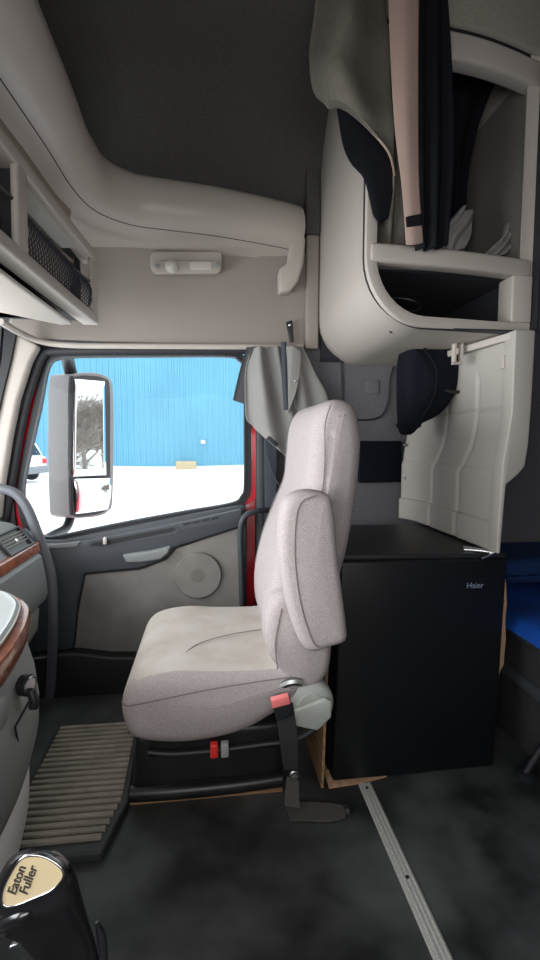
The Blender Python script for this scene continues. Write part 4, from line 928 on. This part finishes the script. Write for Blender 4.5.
# ================================================================== OUTSIDE
def outside():
    gz = -1.2
    V = []; F = []; n = 60
    for i in range(n+1):
        for j in range(n+1):
            x = -60+120*i/n; y = 2.3+60*j/n
            V.append((x, y, gz+.10*math.sin(x*.5)*math.sin(y*.4)+(.25*max(0, (y-36)/4) if y < 40 else .25)))
    for i in range(n):
        for j in range(n): a = i*(n+1)+j; F.append((a, a+n+1, a+n+2, a+1))
    struct(mk('ground', V, F, M['snow'], solid=.05, angle=180), 'snow covered yard outside the passenger window', 'ground')
    b = thing('warehouse', 'long blue corrugated metal building across the snowy yard', 'building', (0, 38.5, gz))
    g = []; V = []; F = []; x = -45; xs = []
    while x < 30:
        xs += [(x, 0), (x+.26, 0), (x+.30, -.07), (x+.40, -.07), (x+.44, 0)]; x += .44
    for x, dy in xs: V += [(x, 38+dy, gz+.1), (x, 38+dy, 9.5)]
    for i in range(len(xs)-1): F.append((2*i, 2*i+1, 2*i+3, 2*i+2))
    mk('siding', V, F, M['blue_wall'], b, smooth=False)
    box('core', (-45, 38.05, gz), (30, 48, 9.4), M['blue_wall'], b, 0)
    q = AY(203, 442, 37.8); box('vent_cap', (q.x-.18, 37.7, q.z-.15), (q.x+.18, 37.95, q.z+.15), M['lens'], b, .03)
    q = AY(186, 465, 36.5); tag(box('pallet_block', (q.x-.75, 36.2, q.z-.5), (q.x+.75, 37.2, q.z+.28), M['plate'], None, .05), 'pale block in the snow at the foot of the blue wall', 'block')
    # parked car, tail towards the yard
    c = thing('parked_car', 'white hatchback parked in the snow by the blue building', 'car', AY(20, 476, 26))
    o = AY(44, 477, 26); o.z = gz+.02
    def L(x, y, z): x, y, z = x*1.25, y*1.25, z*1.25; return Vector((o.x-x*.88+y*.30-.4, o.y+x*.47+y*.9-.2, o.z+z))
    def body(name, prof, y0, y1, m, bevel, par=c): return prism(name, [L(x, y0, z) for x, z in prof], L(0, y1, 0)-L(0, y0, 0), m, par, bevel=bevel)
    body('body', [(0.05, .35), (0, .6), (.02, .92), (.10, 1.05), (1.2, 1.06), (3.2, 1.0), (4.2, .86), (4.35, .6), (4.3, .35)], -.9, .9, M['car_white'], .08)
    body('cabin', [(.10, 1.03), (.45, 1.60), (.8, 1.68), (2.2, 1.66), (3.2, 1.0)], -.78, .78, M['car_white'], .09)
    body('side_glass', [(.45, 1.10), (.68, 1.52), (2.1, 1.54), (2.85, 1.08)], -.80, .80, M['car_glass'], .02)
    prism('rear_glass', [L(.12, -.62, 1.10), L(.12, .62, 1.10), L(.40, .55, 1.52), L(.40, -.55, 1.52)], L(-.03, 0, .0)-L(0, 0, 0), M['car_glass'], c, bevel=.01)
    body('bumper', [(-.10, .34), (-.12, .58), (-.02, .64), (.3, .64), (.3, .34)], -.9, .9, M['car_trim'], .05)
    for s in (-1, 1):
        prism('tail_lamp', [L(-.02, s*.86, .72), L(-.02, s*.56, .74), L(.01, s*.56, .94), L(.01, s*.86, .96)], L(.10, 0, 0)-L(0, 0, 0), M['tail'], c, bevel=.02)
        for xw in (.85, 3.45):
            lathe('wheel', [(.001, -.12), (.25, -.12), (.41, -.1), (.42, 0), (.41, .1), (.25, .12), (.001, .12)], L(xw, s*.82, .33), L(0, 1, 0)-L(0, 0, 0), M['rubber'], c, 28)
    # side mirror of the truck
    m = thing('side_mirror', 'large two-pane truck side mirror outside the passenger window', 'mirror', AY(84, 530, 2.4))
    nm = Vector((.905, -.425, 0)).normalized()          # panes look back along the truck's flank
    p0 = AY(90, 440, 2.50)
    def onp(x, y, d=0):
        r = _ray(x, y); o = Vector((0, 0, CAM_Z)); return o+r*(((p0+nm*d-o).dot(nm))/r.dot(nm))
    hs = [(71, 381), (76, 374), (90, 372.5), (102, 374), (110, 379), (113.5, 390), (114, 440), (113, 500), (109, 511), (100, 516), (84, 518), (74, 517), (71, 506), (70, 440)]
    prism('housing', smooth_path([onp(x, y, .012) for x, y in hs], 4, True), -nm*.13+Vector((0, 0, 0)), mat('mirror housing grey', (128, 126, 128), .5, bump=(60, .05)), m, bevel=.025)
    bz = [(71.5, 382), (76, 376.5), (90, 375.5), (104, 378), (110, 387), (110.5, 440), (110, 500), (104, 512), (88, 516), (75, 516), (72, 505), (71, 440)]
    fr = prism('pane_bezel', smooth_path([onp(x, y, .020) for x, y in bz], 4, True), -nm*.02, M['rubber'], m, bevel=.004)
    def pane(name, quad, bulge, turn, n=14):
        V = []; F = []; a, b, c_, e = [Vector((x, y, 0)) for x, y in quad]; R3 = Matrix.Rotation(math.radians(turn), 3, 'Z')
        G = [[(a.lerp(b, i/n)).lerp(e.lerp(c_, i/n), j/n) for j in range(n+1)] for i in range(n+1)]
        cc = onp((a.x+c_.x)/2, (a.y+c_.y)/2, .023)
        for i in range(n+1):
            for j in range(n+1):
                q = onp(G[i][j].x, G[i][j].y, .023); u, v = i/n*2-1, j/n*2-1
                V.append(q+nm*(bulge*(1-u*u*.5-v*v*.5)+turn*.0008*(u+.8)))
        for i in range(n):
            for j in range(n): k = i*(n+1)+j; F.append((k, k+n+1, k+n+2, k+1))
        return mk(name, V, F, M['mirror'], fr, angle=180, solid=.003)
    pane('main_pane', [(74.5, 379), (104.5, 381.5), (106, 475), (73, 476.5)], .0, 0)
    pane('wide_angle_pane', [(74, 479), (105.5, 478), (102.5, 509), (76, 514)], .020, 21)
    tube('upper_arm', smooth_path([AY(68, 349, 1.99), AY(67, 356, 2.3), AY(69, 366, 2.44), AY(72, 376, 2.48)], 8), .03, M['black'], m, 12)
    tube('lower_arm', smooth_path([AY(40, 543, 2.02), AY(54, 535, 2.25), AY(66, 528, 2.40), AY(71, 516, 2.46)], 8), .022, M['black'], m, 12)
    # red fender and hood side the lower pane looks along
    # bare trees down the road behind the truck, as the mirror shows them
    random.seed(11)
    for i in range(14):
        tx = 17+1.9*i; ty = 2.5+.49*(tx+.6)+(-2.6, 1.9, -.5, 3.0, -1.6, .9, 4.0)[i % 7]*tx/28; th = random.uniform(10, 13)
        geos = []
        def branch(p, dr, ln, r, dep):
            q = p+dr*ln; mid = p.lerp(q, .5)+Vector((random.uniform(-1, 1), random.uniform(-1, 1), 0))*ln*.06
            geos.append(tube_geo([p, mid, q], [r, r*.85, r*.65], 4))
            if dep:
                for _ in range(5):
                    nd = (dr+Vector((random.uniform(-1, 1), random.uniform(-1, 1), random.uniform(-.5, .6)))*.85).normalized()
                    branch(p.lerp(q, random.uniform(.25, 1)), nd, ln*random.uniform(.62, .95), r*.62, dep-1)
        branch(Vector((tx, ty, gz)), Vector((random.uniform(-.1, .1), random.uniform(-.1, .1), 1)).normalized(), th*.17, th*.0085, 4)
        tag(multi('bare_tree', geos, M['bark']), 'bare leafless tree of the clump reflected in the side mirror', 'tree', 'bare trees reflected in the side mirror')
    # red side of the truck behind the door
    tag(box('sleeper_skin', (.33, 2.005, -.3), (2.4, 2.035, 2.3), M['red'], None, .02), 'red outer side of the truck sleeper seen in the side mirror', 'body panel')
outside()
